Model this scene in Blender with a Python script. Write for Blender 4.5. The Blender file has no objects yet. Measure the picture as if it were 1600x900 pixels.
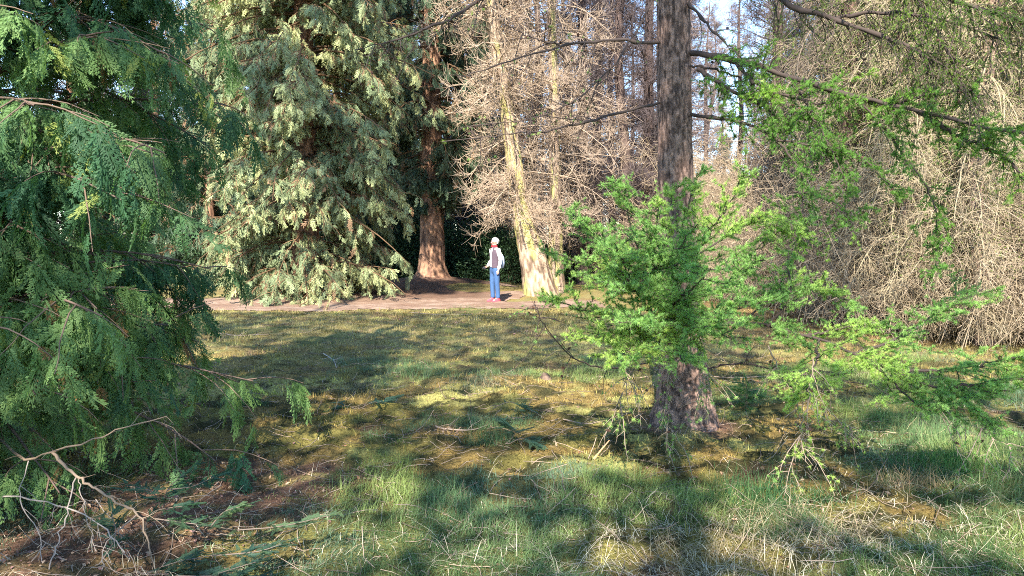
import bpy, math, numpy as np
from mathutils import Vector

# ------------------------------------------------------------------ camera, light, exposure
sc = bpy.context.scene
PITCH = math.radians(3.52)
CAM = np.array([0., 0., 1.6])
cd = bpy.data.cameras.new('camera'); cam = bpy.data.objects.new('camera', cd)
sc.collection.objects.link(cam); sc.camera = cam
cd.sensor_width = 36; cd.lens = 26.0; cd.clip_start = 0.05; cd.clip_end = 1500
cam.location = CAM; cam.rotation_euler = (math.pi / 2 - PITCH, 0, 0)

SUN = np.array([-0.13, -0.77, 0.625]); SUN /= np.linalg.norm(SUN)
w = bpy.data.worlds.new('World'); sc.world = w; w.use_nodes = True
nt = w.node_tree; bg = nt.nodes['Background']
sky = nt.nodes.new('ShaderNodeTexSky'); sky.sky_type = 'NISHITA'; sky.sun_disc = False
sky.sun_elevation = math.asin(SUN[2]); sky.sun_rotation = math.atan2(SUN[0], SUN[1])
sky.air_density = 1.0; sky.dust_density = 0.0; sky.ozone_density = 3.5
nt.links.new(sky.outputs[0], bg.inputs[0]); bg.inputs[1].default_value = 0.12
ld = bpy.data.lights.new('sun', 'SUN'); ld.energy = 3.3; ld.angle = math.radians(0.5); ld.color = (1.0, 0.93, 0.82)
sun = bpy.data.objects.new('sun', ld); sc.collection.objects.link(sun)
sun.rotation_euler = Vector(SUN).to_track_quat('Z', 'Y').to_euler()
sc.view_settings.view_transform = 'Standard'; sc.view_settings.look = 'None'
sc.view_settings.exposure = 2.42; sc.view_settings.gamma = 1.0
sc.cycles.max_bounces = 6; sc.cycles.diffuse_bounces = 4; sc.cycles.transmission_bounces = 4
sc.cycles.glossy_bounces = 1; sc.cycles.transparent_max_bounces = 4
sc.cycles.sample_clamp_indirect = 6.0
sc.cycles.use_denoising = False; sc.cycles.filter_width = 1.0

rng = np.random.default_rng(11)
F = 1155.0
fw = np.array([0, math.cos(PITCH), -math.sin(PITCH)]); upv = np.array([0, math.sin(PITCH), math.cos(PITCH)])

def at(px, py, Y):
    """the world point seen at photo pixel (px, py) at distance Y"""
    d = fw + np.array([1., 0, 0]) * (px - 800) / F + upv * (450 - py) / F
    return CAM + d * (Y / d[1])

def pix(P):
    P = np.asarray(P, float); q = P - CAM
    z = q @ fw; x = q[..., 0]; y = q @ upv
    z = np.where(np.abs(z) < 1e-3, 1e-3, z)
    return 800 + F * x / z, 450 - F * y / z, z

# ------------------------------------------------------------------ numeric helpers
def _h(i, j, k, s):
    n = (i * 374761393 + j * 668265263 + k * 2147483647 + s * 974634777) & 0xFFFFFFFF
    n = ((n ^ (n >> 13)) * 1274126177) & 0xFFFFFFFF
    return ((n ^ (n >> 16)) & 0xFFFF) / 65535.0

def noise(x, y, z=0.0, s=0):
    x, y, z = np.broadcast_arrays(np.asarray(x, float), np.asarray(y, float), np.asarray(z, float))
    i = np.floor(x).astype(np.int64); j = np.floor(y).astype(np.int64); k = np.floor(z).astype(np.int64)
    u = x - i; v = y - j; q = z - k
    u = u * u * (3 - 2 * u); v = v * v * (3 - 2 * v); q = q * q * (3 - 2 * q)
    r = 0
    for a in (0, 1):
        for b in (0, 1):
            for c in (0, 1):
                r = r + _h(i + a, j + b, k + c, s) * (u if a else 1 - u) * (v if b else 1 - v) * (q if c else 1 - q)
    return r

def fbm(x, y, z=0.0, o=4, s=0):
    r = 0; a = 0.5; t = 0
    for n in range(o):
        r = r + a * noise(x * 2 ** n, y * 2 ** n, z * 2 ** n, s + n * 17); t += a; a *= 0.5
    return r / t

def norm(v):
    return v / np.maximum(np.linalg.norm(v, axis=-1, keepdims=True), 1e-9)

def smooth(a, b, x):
    t = np.clip((x - a) / (b - a), 0, 1); return t * t * (3 - 2 * t)

def frames(d, roll=None, up=(0, 0, 1)):
    """matrices whose columns are (d, side, normal)"""
    d = norm(d); upa = np.broadcast_to(np.array(up, float), d.shape)
    bad = np.abs((d * upa).sum(-1)) > 0.97
    upa = np.where(bad[..., None], np.array([1., 0, 0]), upa)
    s = norm(np.cross(upa, d)); n = np.cross(d, s)
    if roll is not None:
        c = np.cos(roll)[..., None]; q = np.sin(roll)[..., None]
        s, n = s * c + n * q, n * c - s * q
    return np.stack([d, s, n], -1)

def grow(o, d, L, k=4, droop=0.0, wig=0.15, r=rng):
    """n curved paths (n,k,3) of length L from o along d; droop<0 sags, >0 lifts"""
    n = len(o); P = np.zeros((n, k, 3)); P[:, 0] = o; d = norm(np.array(d, float))
    st = (np.asarray(L) / (k - 1)).reshape(-1, 1) * np.ones((n, 1))
    dr = np.asarray(droop) * np.ones(n)
    for i in range(1, k):
        d = d + r.normal(0, wig, (n, 3)); d[:, 2] += dr / (k - 1) ; d = norm(d)
        P[:, i] = P[:, i - 1] + d * st
    return P

def sprout(P, m, u0, u1, ang, r=rng, flat=0.0, angj=0.2):
    """m children on each path: origins, directions, u, parent index"""
    n, k, _ = P.shape
    u = np.sort(r.uniform(u0, u1, (n, m)), 1); t = u * (k - 1); i = np.minimum(t.astype(int), k - 2); f = (t - i)[..., None]
    idx = np.arange(n)[:, None]
    A = P[idx, i]; B = P[idx, i + 1]; O = A * (1 - f) + B * f; T = norm(B - A)
    M = frames(T)
    side = np.where(np.arange(m)[None] % 2 == 0, 0, np.pi) + r.normal(0, 0.3, (n, m))
    ph = np.where(r.random((n, m)) < flat, side, r.uniform(0, 2 * np.pi, (n, m)))
    a = ang + r.normal(0, angj, (n, m))
    D = T * np.cos(a)[..., None] + np.sin(a)[..., None] * (M[..., 1] * np.cos(ph)[..., None] + M[..., 2] * np.sin(ph)[..., None])
    return O.reshape(-1, 3), D.reshape(-1, 3), u.reshape(-1), np.repeat(np.arange(n), m)

def catmull(pts, n):
    p = np.array(pts, float); p = np.vstack([2 * p[0] - p[1], p, 2 * p[-1] - p[-2]])
    m = len(p) - 3; t = np.linspace(0, m - 1e-6, n); i = t.astype(int); f = (t - i)[:, None]
    a, b, c, d = p[i], p[i + 1], p[i + 2], p[i + 3]
    return 0.5 * (2 * b + (c - a) * f + (2 * a - 5 * b + 4 * c - d) * f ** 2 + (3 * b - a - 3 * c + d) * f ** 3)

class Acc:
    def __init__(s): s.v = []; s.q = []; s.t = []; s.c = []; s.n = 0
    def add(s, v, f, col):
        v = np.asarray(v, np.float32).reshape(-1, 3); f = np.asarray(f, np.int64)
        if len(v) == 0: return s
        (s.q if f.shape[-1] == 4 else s.t).append(f.reshape(-1, f.shape[-1]) + s.n)
        c = np.asarray(col, np.float32)
        if c.ndim == 1: c = np.broadcast_to(c, (len(v), 3))
        elif len(c) != len(v): c = np.repeat(c, len(v) // len(c), 0)
        s.v.append(v); s.c.append(c); s.n += len(v); return s
    def tubes(s, P, R, sides, col):
        P = np.asarray(P, float)
        if P.ndim == 2: P = P[None]
        n, k, _ = P.shape
        if n == 0: return s
        R = np.broadcast_to(np.asarray(R, float), (n, k))
        T = norm(np.gradient(P, axis=1))
        tot = P[:, -1] - P[:, 0]; tot = norm(tot)
        ref = np.where((np.abs(tot[:, 2]) < 0.75)[:, None], np.array([0, 0, 1.]), np.array([0.0, 1., 0.0]))[:, None]
        N = norm(np.cross(T, np.broadcast_to(ref, T.shape))); B = np.cross(T, N)
        a = np.arange(sides) * 2 * np.pi / sides
        V = P[:, :, None] + R[:, :, None, None] * (N[:, :, None] * np.cos(a)[:, None] + B[:, :, None] * np.sin(a)[:, None])
        j = np.arange(sides); jn = (j + 1) % sides
        ring = (np.arange(k - 1) * sides)[:, None]
        f = np.stack([ring + j, ring + jn, ring + sides + jn, ring + sides + j], -1).reshape(-1, 4)
        f = (np.arange(n) * k * sides)[:, None, None] + f[None]
        c = np.asarray(col, np.float32)
        if c.ndim == 2: c = np.repeat(c, k * sides, 0)
        return s.add(V, f.reshape(-1, 4), c)
    def bake(s, tv, tf, pos, M, col, scale=1.0):
        tv = np.asarray(tv, float); n = len(pos)
        if n == 0: return s
        sc_ = np.asarray(scale) * np.ones(n)
        V = np.einsum('nij,mj->nmi', M * sc_[:, None, None], tv) + pos[:, None]
        tf = np.asarray(tf); f = (np.arange(n) * len(tv))[:, None, None] + tf[None]
        c = np.asarray(col, np.float32)
        if c.ndim == 2: c = np.repeat(c, len(tv), 0)
        return s.add(V, f.reshape(-1, tf.shape[1]), c)
    def build(s, name, mat, parent=None, smooth_=False, loc=None):
        me = bpy.data.meshes.new(name)
        if s.n:
            V = np.concatenate(s.v); C = np.concatenate(s.c)
            if loc is not None: V = V - np.asarray(loc, np.float32)
            q = np.concatenate(s.q) if s.q else np.zeros((0, 4), int); t = np.concatenate(s.t) if s.t else np.zeros((0, 3), int)
            me.vertices.add(len(V)); me.vertices.foreach_set('co', V.ravel().astype(np.float32))
            li = np.concatenate([q.ravel(), t.ravel()]).astype(np.int32)
            me.loops.add(len(li)); me.loops.foreach_set('vertex_index', li)
            ls = np.concatenate([np.arange(len(q)) * 4, len(q) * 4 + np.arange(len(t)) * 3]).astype(np.int32)
            me.polygons.add(len(ls)); me.polygons.foreach_set('loop_start', ls)
            if smooth_: me.polygons.foreach_set('use_smooth', np.ones(len(ls), bool))
            at_ = me.attributes.new('Col', 'FLOAT_COLOR', 'POINT')
            at_.data.foreach_set('color', np.hstack([C, np.ones((len(C), 1), np.float32)]).ravel().astype(np.float32))
            me.update(calc_edges=True)
        me.materials.append(mat)
        o = bpy.data.objects.new(name, me); sc.collection.objects.link(o)
        if loc is not None and parent is None: o.location = loc
        if parent is not None: o.parent = parent
        return o

def tag(o, label=None, cat=None, group=None, kind=None):
    if label: o['label'] = label
    if cat: o['category'] = cat
    if group: o['group'] = group
    if kind: o['kind'] = kind
    return o

def empty(name, loc, label, cat, group=None):
    o = bpy.data.objects.new(name, None); sc.collection.objects.link(o); o.location = loc; o.empty_display_size = 0.2
    return tag(o, label, cat, group)

def copy_thing(root, loc, rz=0, s=1.0, label=None):
    r = root.copy(); sc.collection.objects.link(r); r.location = loc; r.rotation_euler = (0, 0, rz); r.scale = (s, s, s)
    if label: r['label'] = label
    for ch in list(root.children):
        c = ch.copy(); sc.collection.objects.link(c); c.parent = r
        for g in ch.children:
            d = g.copy(); sc.collection.objects.link(d); d.parent = c
    return r

# ------------------------------------------------------------------ materials
def mat(name, rough=0.8, trans=0.0, spec=0.3, nscale=0, namt=0.3, bump=0, bscale=30, stretch=(1, 1, 1), bdist=0.02, hue=None):
    m = bpy.data.materials.new(name); m.use_nodes = True; t = m.node_tree; N = t.nodes; Lk = t.links
    b = N['Principled BSDF']; b.inputs['Roughness'].default_value = rough; b.inputs['Specular IOR Level'].default_value = spec
    a = N.new('ShaderNodeAttribute'); a.attribute_name = 'Col'; col = a.outputs['Color']
    tc = N.new('ShaderNodeTexCoord'); mp = N.new('ShaderNodeMapping'); mp.inputs['Scale'].default_value = stretch
    Lk.new(tc.outputs['Object'], mp.inputs[0])
    if nscale:
        n = N.new('ShaderNodeTexNoise'); n.inputs['Scale'].default_value = nscale; n.inputs['Detail'].default_value = 5
        Lk.new(mp.outputs[0], n.inputs['Vector'])
        r = N.new('ShaderNodeMapRange'); r.inputs[1].default_value = 0.3; r.inputs[2].default_value = 0.7
        r.inputs[3].default_value = 1 - namt; r.inputs[4].default_value = 1 + namt
        Lk.new(n.outputs[0], r.inputs[0])
        v = N.new('ShaderNodeVectorMath'); v.operation = 'SCALE'; Lk.new(col, v.inputs[0]); Lk.new(r.outputs[0], v.inputs['Scale'])
        col = v.outputs[0]
    Lk.new(col, b.inputs['Base Color'])
    if bump:
        n2 = N.new('ShaderNodeTexNoise'); n2.inputs['Scale'].default_value = bscale; n2.inputs['Detail'].default_value = 8
        n2.inputs['Roughness'].default_value = 0.7
        Lk.new(mp.outputs[0], n2.inputs['Vector'])
        bp = N.new('ShaderNodeBump'); bp.inputs['Strength'].default_value = bump; bp.inputs['Distance'].default_value = bdist
        Lk.new(n2.outputs[0], bp.inputs['Height']); Lk.new(bp.outputs[0], b.inputs['Normal'])
    if trans:
        tr = N.new('ShaderNodeBsdfTranslucent'); mx = N.new('ShaderNodeMixShader'); mx.inputs[0].default_value = trans
        g = N.new('ShaderNodeVectorMath'); g.operation = 'MULTIPLY'; Lk.new(col, g.inputs[0]); g.inputs[1].default_value = (1.3, 1.45, 0.7)
        Lk.new(g.outputs[0], tr.inputs[0])
        Lk.new(b.outputs[0], mx.inputs[1]); Lk.new(tr.outputs[0], mx.inputs[2]); Lk.new(mx.outputs[0], N['Material Output'].inputs[0])
    return m

M_leaf = mat('foliage', 0.6, 0.42, 0.25)
M_leaf2 = mat('dense_foliage', 0.65, 0.12, 0.25)
M_wood = mat('twig_wood', 0.85, 0, 0.2)
M_bark = mat('bark', 0.9, 0, 0.2, nscale=14, namt=0.45, bump=0.8, bscale=18, stretch=(1, 1, 0.25), bdist=0.03)
M_bark2 = mat('larch_bark', 0.9, 0, 0.15, nscale=40, namt=0.55, bump=1.0, bscale=38, stretch=(1, 1, 0.5), bdist=0.02)
M_ground = mat('forest_floor', 0.95, 0, 0.1, nscale=45, namt=0.45, bump=1.0, bscale=60, bdist=0.03)
M_soil = mat('needle_soil', 0.95, 0, 0.1, nscale=60, namt=0.35, bump=0.8, bscale=80, bdist=0.02)
M_grass = mat('grass_blades', 0.8, 0.35, 0.08)
M_litter = mat('dead_leaves', 0.8, 0.15, 0.2)
M_cloth = mat('cloth', 0.9, 0, 0.1, nscale=25, namt=0.12)
M_skin = mat('skin', 0.55, 0, 0.3)
M_plastic = mat('camera_body', 0.35, 0, 0.5)

# ------------------------------------------------------------------ ground
def gh(x, y):
    x = np.asarray(x, float); y = np.asarray(y, float)
    h = 0.05 * (fbm(x * 0.45, y * 0.45, 0, 3, 3) - 0.5) * 2
    near = np.exp(-((x * x + (y - 6) ** 2) / 250.0))
    h = h + near * (0.075 * (fbm(x * 1.7, y * 1.7, 0, 4, 9) - 0.5) * 2 + 0.032 * (fbm(x * 4.2, y * 5.0, 0, 2, 39) - 0.5) * 2 + 0.03 * (fbm(x * 9, y * 9, 0, 2, 29) - 0.5) * 2)
    h = h + 0.40 * np.exp(-(((x + 2.7) / 3.2) ** 2 + ((y - 25.5) / 2.8) ** 2))
    h = h + 0.12 * np.exp(-(((x + 5.9) / 2.5) ** 2 + ((y - 21.0) / 2.0) ** 2))
    h = h + 0.10 * np.exp(-(((x - 1.0) / 1.6) ** 2 + ((y - 21.4) / 1.4) ** 2))
    h = h + 0.07 * np.exp(-(((x - 1.5) / 0.6) ** 2 + ((y - 6.5) / 0.6) ** 2))
    h = h + 0.5 * smooth(28, 70, y) 
    return h

def soilmask(x, y):
    e = 0.55 * (fbm(x * 0.6, y * 0.9, 0, 4, 41) - 0.5) * 2 + 0.3 * (fbm(x * 4, y * 4, 0, 2, 43) - 0.5)
    c = 18.95 + 0.45 * np.sin(x * 0.42 + 0.4); wd = 1.0 + 0.35 * np.clip(-x - 3, 0, 8) / 4
    band = 1 - smooth(wd * 0.7, wd * 1.25, np.abs(y - c) + e)
    band = band * smooth(-15, -11, x) * (1 - smooth(1.6, 3.4, x + e))
    md = np.sqrt(((x + 2.6) / 3.6) ** 2 + ((y - 22.3) / 4.2) ** 2) + e * 0.3
    mound = 1 - smooth(0.8, 1.05, md)
    tg = np.exp(-(((x + 1.0) / 1.0) ** 2 + ((y - 17.6) / 0.5) ** 2)) + np.exp(-(((x + 0.6) / 1.6) ** 2 + ((y - 23.3) / 1.1) ** 2))
    return np.clip(np.maximum(band, mound) - 1.3 * tg, 0, 1)

def grassy(x, y):
    """how much long grass grows at a point"""
    n = fbm(x * 0.9, y * 0.9, 0, 3, 51)
    g = smooth(0.50, 0.62, n - 0.10 * smooth(6.2, 7.6, y) + 0.22 * (1 - smooth(4.4, 6.8, y)) + 0.13 * smooth(1.6, 3.0, x) * (1 - smooth(8, 10.5, y)) - 0.05)
    lit = np.exp(-(((x + 2.0) / 0.9) ** 2 + ((y - 4.2) / 1.5) ** 2)) + 0.8 * np.exp(-(((x + 1.9) / 0.7) ** 2 + ((y - 5.4) / 0.6) ** 2))
    hole = np.exp(-(((x - 1.5) / 0.75) ** 2 + ((y - 6.1) / 0.75) ** 2))
    return np.clip(g - 1.2 * lit - 1.1 * hole, 0, 1)

def litterm(x, y):
    a = np.exp(-(((x + 2.3) / 1.0) ** 2 + ((y - 3.9) / 1.1) ** 2))
    b = np.exp(-(((x - 1.5) / 0.55) ** 2 + ((y - 6.35) / 0.5) ** 2))
    c = np.exp(-(((x + 1.8) / 0.8) ** 2 + ((y - 5.2) / 0.5) ** 2)) * 0.7
    n = fbm(x * 1.6, y * 1.6, 0, 4, 77)
    return np.clip(smooth(0.35, 0.7, a * 1.1 + b + c + (n - 0.5) * 0.9) + smooth(0.62, 0.72, n) * 0.5, 0, 1)

def mixc(a, b, t): return a * (1 - t)[..., None] + np.asarray(b) * t[..., None]

def gcol(x, y):
    one = np.ones(x.shape + (3,))
    n1 = fbm(x * 0.8, y * 1.2, 0, 5, 5); n2 = fbm(x * 2.6, y * 3.0, 0, 5, 15); n3 = fbm(x * 6, y * 6, 0, 3, 25)
    c = one * np.array([0.165, 0.14, 0.04])
    c = mixc(c, [0.30, 0.27, 0.085], smooth(0.45, 0.65, n1))
    c = mixc(c, [0.20, 0.135, 0.045], smooth(0.42, 0.57, n2) * .9)
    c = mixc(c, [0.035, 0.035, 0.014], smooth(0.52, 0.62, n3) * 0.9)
    far = smooth(7, 13, y)
    c = mixc(c, [0.24, 0.20, 0.085], far * (0.35 + 0.5 * smooth(0.4, 0.6, n3)))
    c = mixc(c, [0.07, 0.09, 0.03], grassy(x, y) * 0.7)
    c = mixc(c, [0.15, 0.085, 0.055], litterm(x, y) * (0.55 + 0.45 * smooth(0.4, 0.6, n3)))
    c = mixc(c, [0.24, 0.15, 0.07], smooth(11, 12.5, y) * smooth(2.6, 5, x) * 0.7)
    return c

def axis(segs):
    r = [segs[0][0]]
    for a, b, st in segs: r += list(np.arange(a + st, b + st * 0.5, st))
    return np.array(r)
gx = axis([(-220, -40, 20), (-40, -12, 1.0), (-12, -5, 0.12), (-5, 5.5, 0.04), (5.5, 14, 0.12), (14, 40, 1.0), (40, 220, 20)])
gy = axis([(-60, -20, 10), (-20, 2, 1.0), (2, 9, 0.035), (9, 27, 0.10), (27, 60, 1.0), (60, 400, 20)])
X, Y = np.meshgrid(gx, gy); Z = gh(X, Y)
nx, ny = len(gx), len(gy)
ii = (np.arange(ny - 1)[:, None] * nx + np.arange(nx - 1)[None])
quads = np.stack([ii, ii + 1, ii + nx + 1, ii + nx], -1).reshape(-1, 4)
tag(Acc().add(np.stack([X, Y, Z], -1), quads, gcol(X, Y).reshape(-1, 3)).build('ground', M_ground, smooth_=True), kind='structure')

# the path and worn soil, a sheet just over the ground
gx2 = np.arange(-14, 4.2, 0.07); gy2 = np.arange(15.8, 28.5, 0.07)
X, Y = np.meshgrid(gx2, gy2); Sm = soilmask(X, Y); Z = gh(X, Y) + 0.02 * Sm - 0.004 + 0.008 * fbm(X * 5, Y * 5, 0, 2, 8)
nx, ny = len(gx2), len(gy2)
ii = (np.arange(ny - 1)[:, None] * nx + np.arange(nx - 1)[None])
quads = np.stack([ii, ii + 1, ii + nx + 1, ii + nx], -1).reshape(-1, 4)
quads = quads[(Sm.ravel()[quads] > 0.42 + 0.0).all(1)]
n1 = fbm(X * 1.5, Y * 3, 0, 4, 61)
cs = mixc(np.ones(X.shape + (3,)) * np.array([0.20, 0.13, 0.09]), [0.27, 0.19, 0.14], smooth(0.4, 0.65, n1))
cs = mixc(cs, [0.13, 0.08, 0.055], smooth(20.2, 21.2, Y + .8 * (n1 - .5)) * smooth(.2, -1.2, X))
cs = mixc(cs, [0.17, 0.10, 0.07], smooth(0.55, 0.7, fbm(X * 4, Y * 6, 0, 3, 63)) * 0.7)
used = np.unique(quads); rem = np.full(nx * ny, -1); rem[used] = np.arange(len(used))
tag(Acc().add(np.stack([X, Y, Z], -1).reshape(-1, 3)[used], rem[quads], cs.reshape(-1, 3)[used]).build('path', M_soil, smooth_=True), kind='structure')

# ------------------------------------------------------------------ ground cover (stuff)
def blades(x, y, L, wd, lean, col, k=4, r=rng, z0=-0.004, comb=False):
    n = len(x); a = r.uniform(0, 2 * np.pi, n)
    if comb: a = 11 * fbm(x * .9, y * .9, 0, 2, 171) + r.normal(0, .9, n)
    o = np.stack([x, y, gh(x, y) + z0], 1)
    d = np.stack([np.cos(a) * lean, np.sin(a) * lean, np.ones(n)], 1)
    P = grow(o, d, L, k, droop=-1.5 * lean * 1.0, wig=0.10, r=r)
    s = np.stack([-np.sin(a), np.cos(a), np.zeros(n)], 1)[:, None] * (np.asarray(wd).reshape(-1, 1) * np.linspace(1, 0.15, k)[None])[..., None] * 0.5
    V = np.stack([P - s, P + s], 2)
    j = np.arange(k - 1)[:, None] * 2
    f = np.hstack([j, j + 1, j + 3, j + 2])
    f = (np.arange(n) * 2 * k)[:, None, None] + f[None]
    return V.reshape(-1, 3), f.reshape(-1, 4), np.repeat(col, 2 * k, 0)

def frustum_pts(n, y0, y1, p=1.0, r=rng):
    y = (r.uniform(0, 1, n) ** p) * (y1 - y0) + y0
    x = r.uniform(-0.76, 0.76, n) * y
    return x, y

g = Acc()
tx, ty = frustum_pts(44000, 3.0, 11.0, 1.25)
gm = grassy(tx, ty); keep = rng.random(len(tx)) < gm * 0.95 + 0.010; tx, ty, gm = tx[keep], ty[keep], gm[keep]
nb = 13
bx = np.repeat(tx, nb) + rng.normal(0, 0.022, len(tx) * nb); by = np.repeat(ty, nb) + rng.normal(0, 0.022, len(tx) * nb)
hgt = np.repeat((0.035 + 0.075 * gm) * rng.uniform(0.6, 1.3, len(tx)) * (0.7 + 0.9 * smooth(0.4, 0.7, fbm(tx * 1.2, ty * 1.2, 0, 3, 81))), nb) * rng.uniform(0.5, 1.25, len(bx))
nn = fbm(bx * 1.1, by * 1.1, 0, 3, 91); rr = rng.random(len(bx))
c = mixc(np.ones((len(bx), 3)) * np.array([0.12, 0.195, 0.085]), [0.22, 0.28, 0.09], smooth(0.4, 0.65, nn))
c = mixc(c, [0.11, 0.175, 0.12], smooth(0.5, 0.62, fbm(bx * 0.8, by * 0.8, 0, 3, 95)) * 0.8)
c = mixc(c, [0.27, 0.23, 0.13], ((rr < 0.10) * 1.0)); c *= rng.uniform(0.7, 1.35, (len(bx), 1))
g.add(*blades(bx, by, hgt, rng.uniform(0.0022, 0.0042, len(bx)), rng.uniform(0.25, 1.7, len(bx)), c, comb=True))
tag(g.build('grass', M_grass), kind='stuff', label='short blue-green woodland grass over the near clearing floor')

g = Acc()
mx_, my_ = frustum_pts(230000, 3.2, 17.6, 1.0)
kp = rng.random(len(mx_)) < (1 - 0.75 * grassy(mx_, my_)) * (1 - 0.5 * litterm(mx_, my_)) * (soilmask(mx_, my_) < .2 + .5 * rng.random(len(mx_)))
mx_, my_ = mx_[kp], my_[kp]
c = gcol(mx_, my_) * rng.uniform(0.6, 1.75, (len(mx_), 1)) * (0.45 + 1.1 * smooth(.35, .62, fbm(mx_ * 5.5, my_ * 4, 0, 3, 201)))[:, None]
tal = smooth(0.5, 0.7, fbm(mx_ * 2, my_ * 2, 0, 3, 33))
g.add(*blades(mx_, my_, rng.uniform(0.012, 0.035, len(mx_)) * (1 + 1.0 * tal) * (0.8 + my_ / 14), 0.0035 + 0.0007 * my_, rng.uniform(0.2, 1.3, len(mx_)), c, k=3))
tag(g.build('moss', M_grass), kind='stuff', label='olive and rust moss carpeting the middle of the clearing')

# dry straw blades
g = Acc()
tx, ty = frustum_pts(28000, 3.0, 10.0, 1.4)
straw = 1.3 * np.exp(-(((tx - 1.2) / 1.3) ** 2 + ((ty - 3.7) / 0.5) ** 2)) + 0.35 * np.exp(-(((tx - 2.9) / 1.4) ** 2 + ((ty - 4.6) / 1.2) ** 2)) * .8 + 0.04 + 0.16 * smooth(.55, .7, fbm(tx, ty, 0, 3, 101))
kp = rng.random(len(tx)) < straw; tx, ty = tx[kp], ty[kp]
c = np.array([0.60, 0.52, 0.38]) * rng.uniform(0.5, 1.4, (len(tx), 1))
g.add(*blades(tx, ty, rng.uniform(0.08, 0.30, len(tx)), 0.0028, rng.uniform(0.7, 3.0, len(tx)), c, k=5, z0=0.02))
tag(g.build('dry_grass', M_grass), kind='stuff', label='bleached straw blades lying through the green grass')

# needles, leaf bits and twiglets
g = Acc()
lx, ly = frustum_pts(52000, 3.0, 17.5, 1.2)
lm = litterm(lx, ly); kp = rng.random(len(lx)) < lm * 0.9 + 0.10; lx, ly = lx[kp], ly[kp]
leafv = np.array([[-1, 0, 0], [0, .42, .12], [1, 0, 0.05], [0, -.42, .16]]) * 0.5
pos = np.stack([lx, ly, gh(lx, ly) + 0.010], 1)
d = rng.normal(0, 1, (len(lx), 3)); d[:, 2] *= 0.35
pal = np.array([[0.20, 0.10, 0.06], [0.30, 0.19, 0.12], [0.13, 0.075, 0.05], [0.36, 0.25, 0.17], [0.24, 0.13, 0.11]])
c = pal[rng.integers(0, 5, len(lx))] * rng.uniform(0.7, 1.2, (len(lx), 1))
g.bake(leafv, [[0, 1, 2, 3]], pos, frames(d, rng.uniform(0, 6, len(lx)) * .2), c, (0.012 + 0.03 * rng.random(len(lx)) ** 3) * (0.7 + ly / 16))
n = 3800
lx, ly = frustum_pts(n, 3.0, 17, 1.2); o = np.stack([lx, ly, gh(lx, ly) + 0.012], 1)
a = rng.uniform(0, 6.28, n); P = grow(o, np.stack([np.cos(a), np.sin(a), rng.normal(0.05, .1, n)], 1), rng.uniform(0.05, 0.28, n), 4, 0, 0.2)
P[:, :, 2] = np.maximum(P[:, :, 2], gh(P[:, :, 0], P[:, :, 1]) + 0.006)
g.tubes(P, 0.0018 + 0.0011 * rng.random((n, 1)), 3, np.array([0.27, 0.20, 0.15]) * rng.uniform(0.4, 1.5, (n, 1)))
tag(g.build('leaf_litter', M_litter), kind='stuff', label='fallen needles, twiglets and dead leaf bits on the floor')

# ------------------------------------------------------------------ foliage templates
def kite(a, b, w, up=0.0):
    """thin kite from a to b with half width w in the xy plane"""
    a = np.array(a, float); b = np.array(b, float); d = b - a; L = np.linalg.norm(d); s = np.array([-d[1], d[0], 0]) / max(np.linalg.norm(d[:2]), 1e-6) * w
    m = a + d * 0.45 + np.array([0, 0, up])
    return [a, m + s, b, m - s]

def cypress_template(seed, fine=True):
    """flat fan-like spray along +x, ~1 long, tips drooping (-z)"""
    r = np.random.default_rng(seed); V = []
    bend = r.uniform(.15, .8); twist = r.normal(0, .35); sway = r.normal(0, .16)
    def zc(p):
        x = np.hypot(p[0], p[1] * 0.8); return np.array([p[0], p[1] + sway * p[0] ** 2, -bend * x ** 2 + twist * p[0] * p[1] + r.normal(0, .012)])
    def put(a, b, w): V.extend(kite(zc(a), zc(b), w))
    m = 9 if fine else 6
    put([0, 0], [0.5, 0.01], 0.012); put([0.5, 0.01], [1.0, 0.0], 0.014)
    for i in range(m):
        u = 0.08 + 0.88 * i / m
        for sgn in (-1, 1):
            if r.random() < 0.13: continue
            L = (0.36 * (1 - u) ** 0.7 * min(1, 0.45 + u * 2.2) + 0.05) * r.uniform(0.55, 1.3); an = r.uniform(0.45, 0.75)
            a = np.array([u, 0.0]); dr = np.array([math.cos(an), sgn * math.sin(an)])
            b = a + dr * L
            put(a, b, 0.014)
            k = max(2, int(L / (0.065 if fine else 0.11)))
            for j in range(k):
                t = (j + 0.7) / k
                for s2 in (-1, 1):
                    l2 = (0.10 if fine else 0.14) * (1.15 - t * 0.6) * r.uniform(0.7, 1.2)
                    an2 = an * sgn + s2 * 0.5
                    p = a + dr * L * t; put(p, p + np.array([math.cos(an2), math.sin(an2)]) * l2, 0.017 if fine else 0.03)
    V = np.array(V); return V, np.arange(len(V)).reshape(-1, 4)
CYP = [cypress_template(s) for s in range(9)]
CYPC = [cypress_template(s + 20, False) for s in range(4)]

def fan_template(seed):
    """small drooping tuft for far evergreens, ~1 long"""
    r = np.random.default_rng(seed); V = []
    for i in range(13):
        u = i / 13; a = np.array([u * 0.75, 0, -0.25 * (u * .75) ** 2]); s = 1 if i % 2 else -1
        L = r.uniform(0.25, 0.5) * (1.1 - 0.5 * u); an = s * r.uniform(0.3, 0.9)
        b = a + np.array([math.cos(an) * L, math.sin(an) * L, -0.35 * L + r.normal(0, .06)])
        V.extend(kite(a, b, 0.036))
    V = np.array(V); return V, np.arange(len(V)).reshape(-1, 4)
FAN = [fan_template(s) for s in range(4)]

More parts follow.
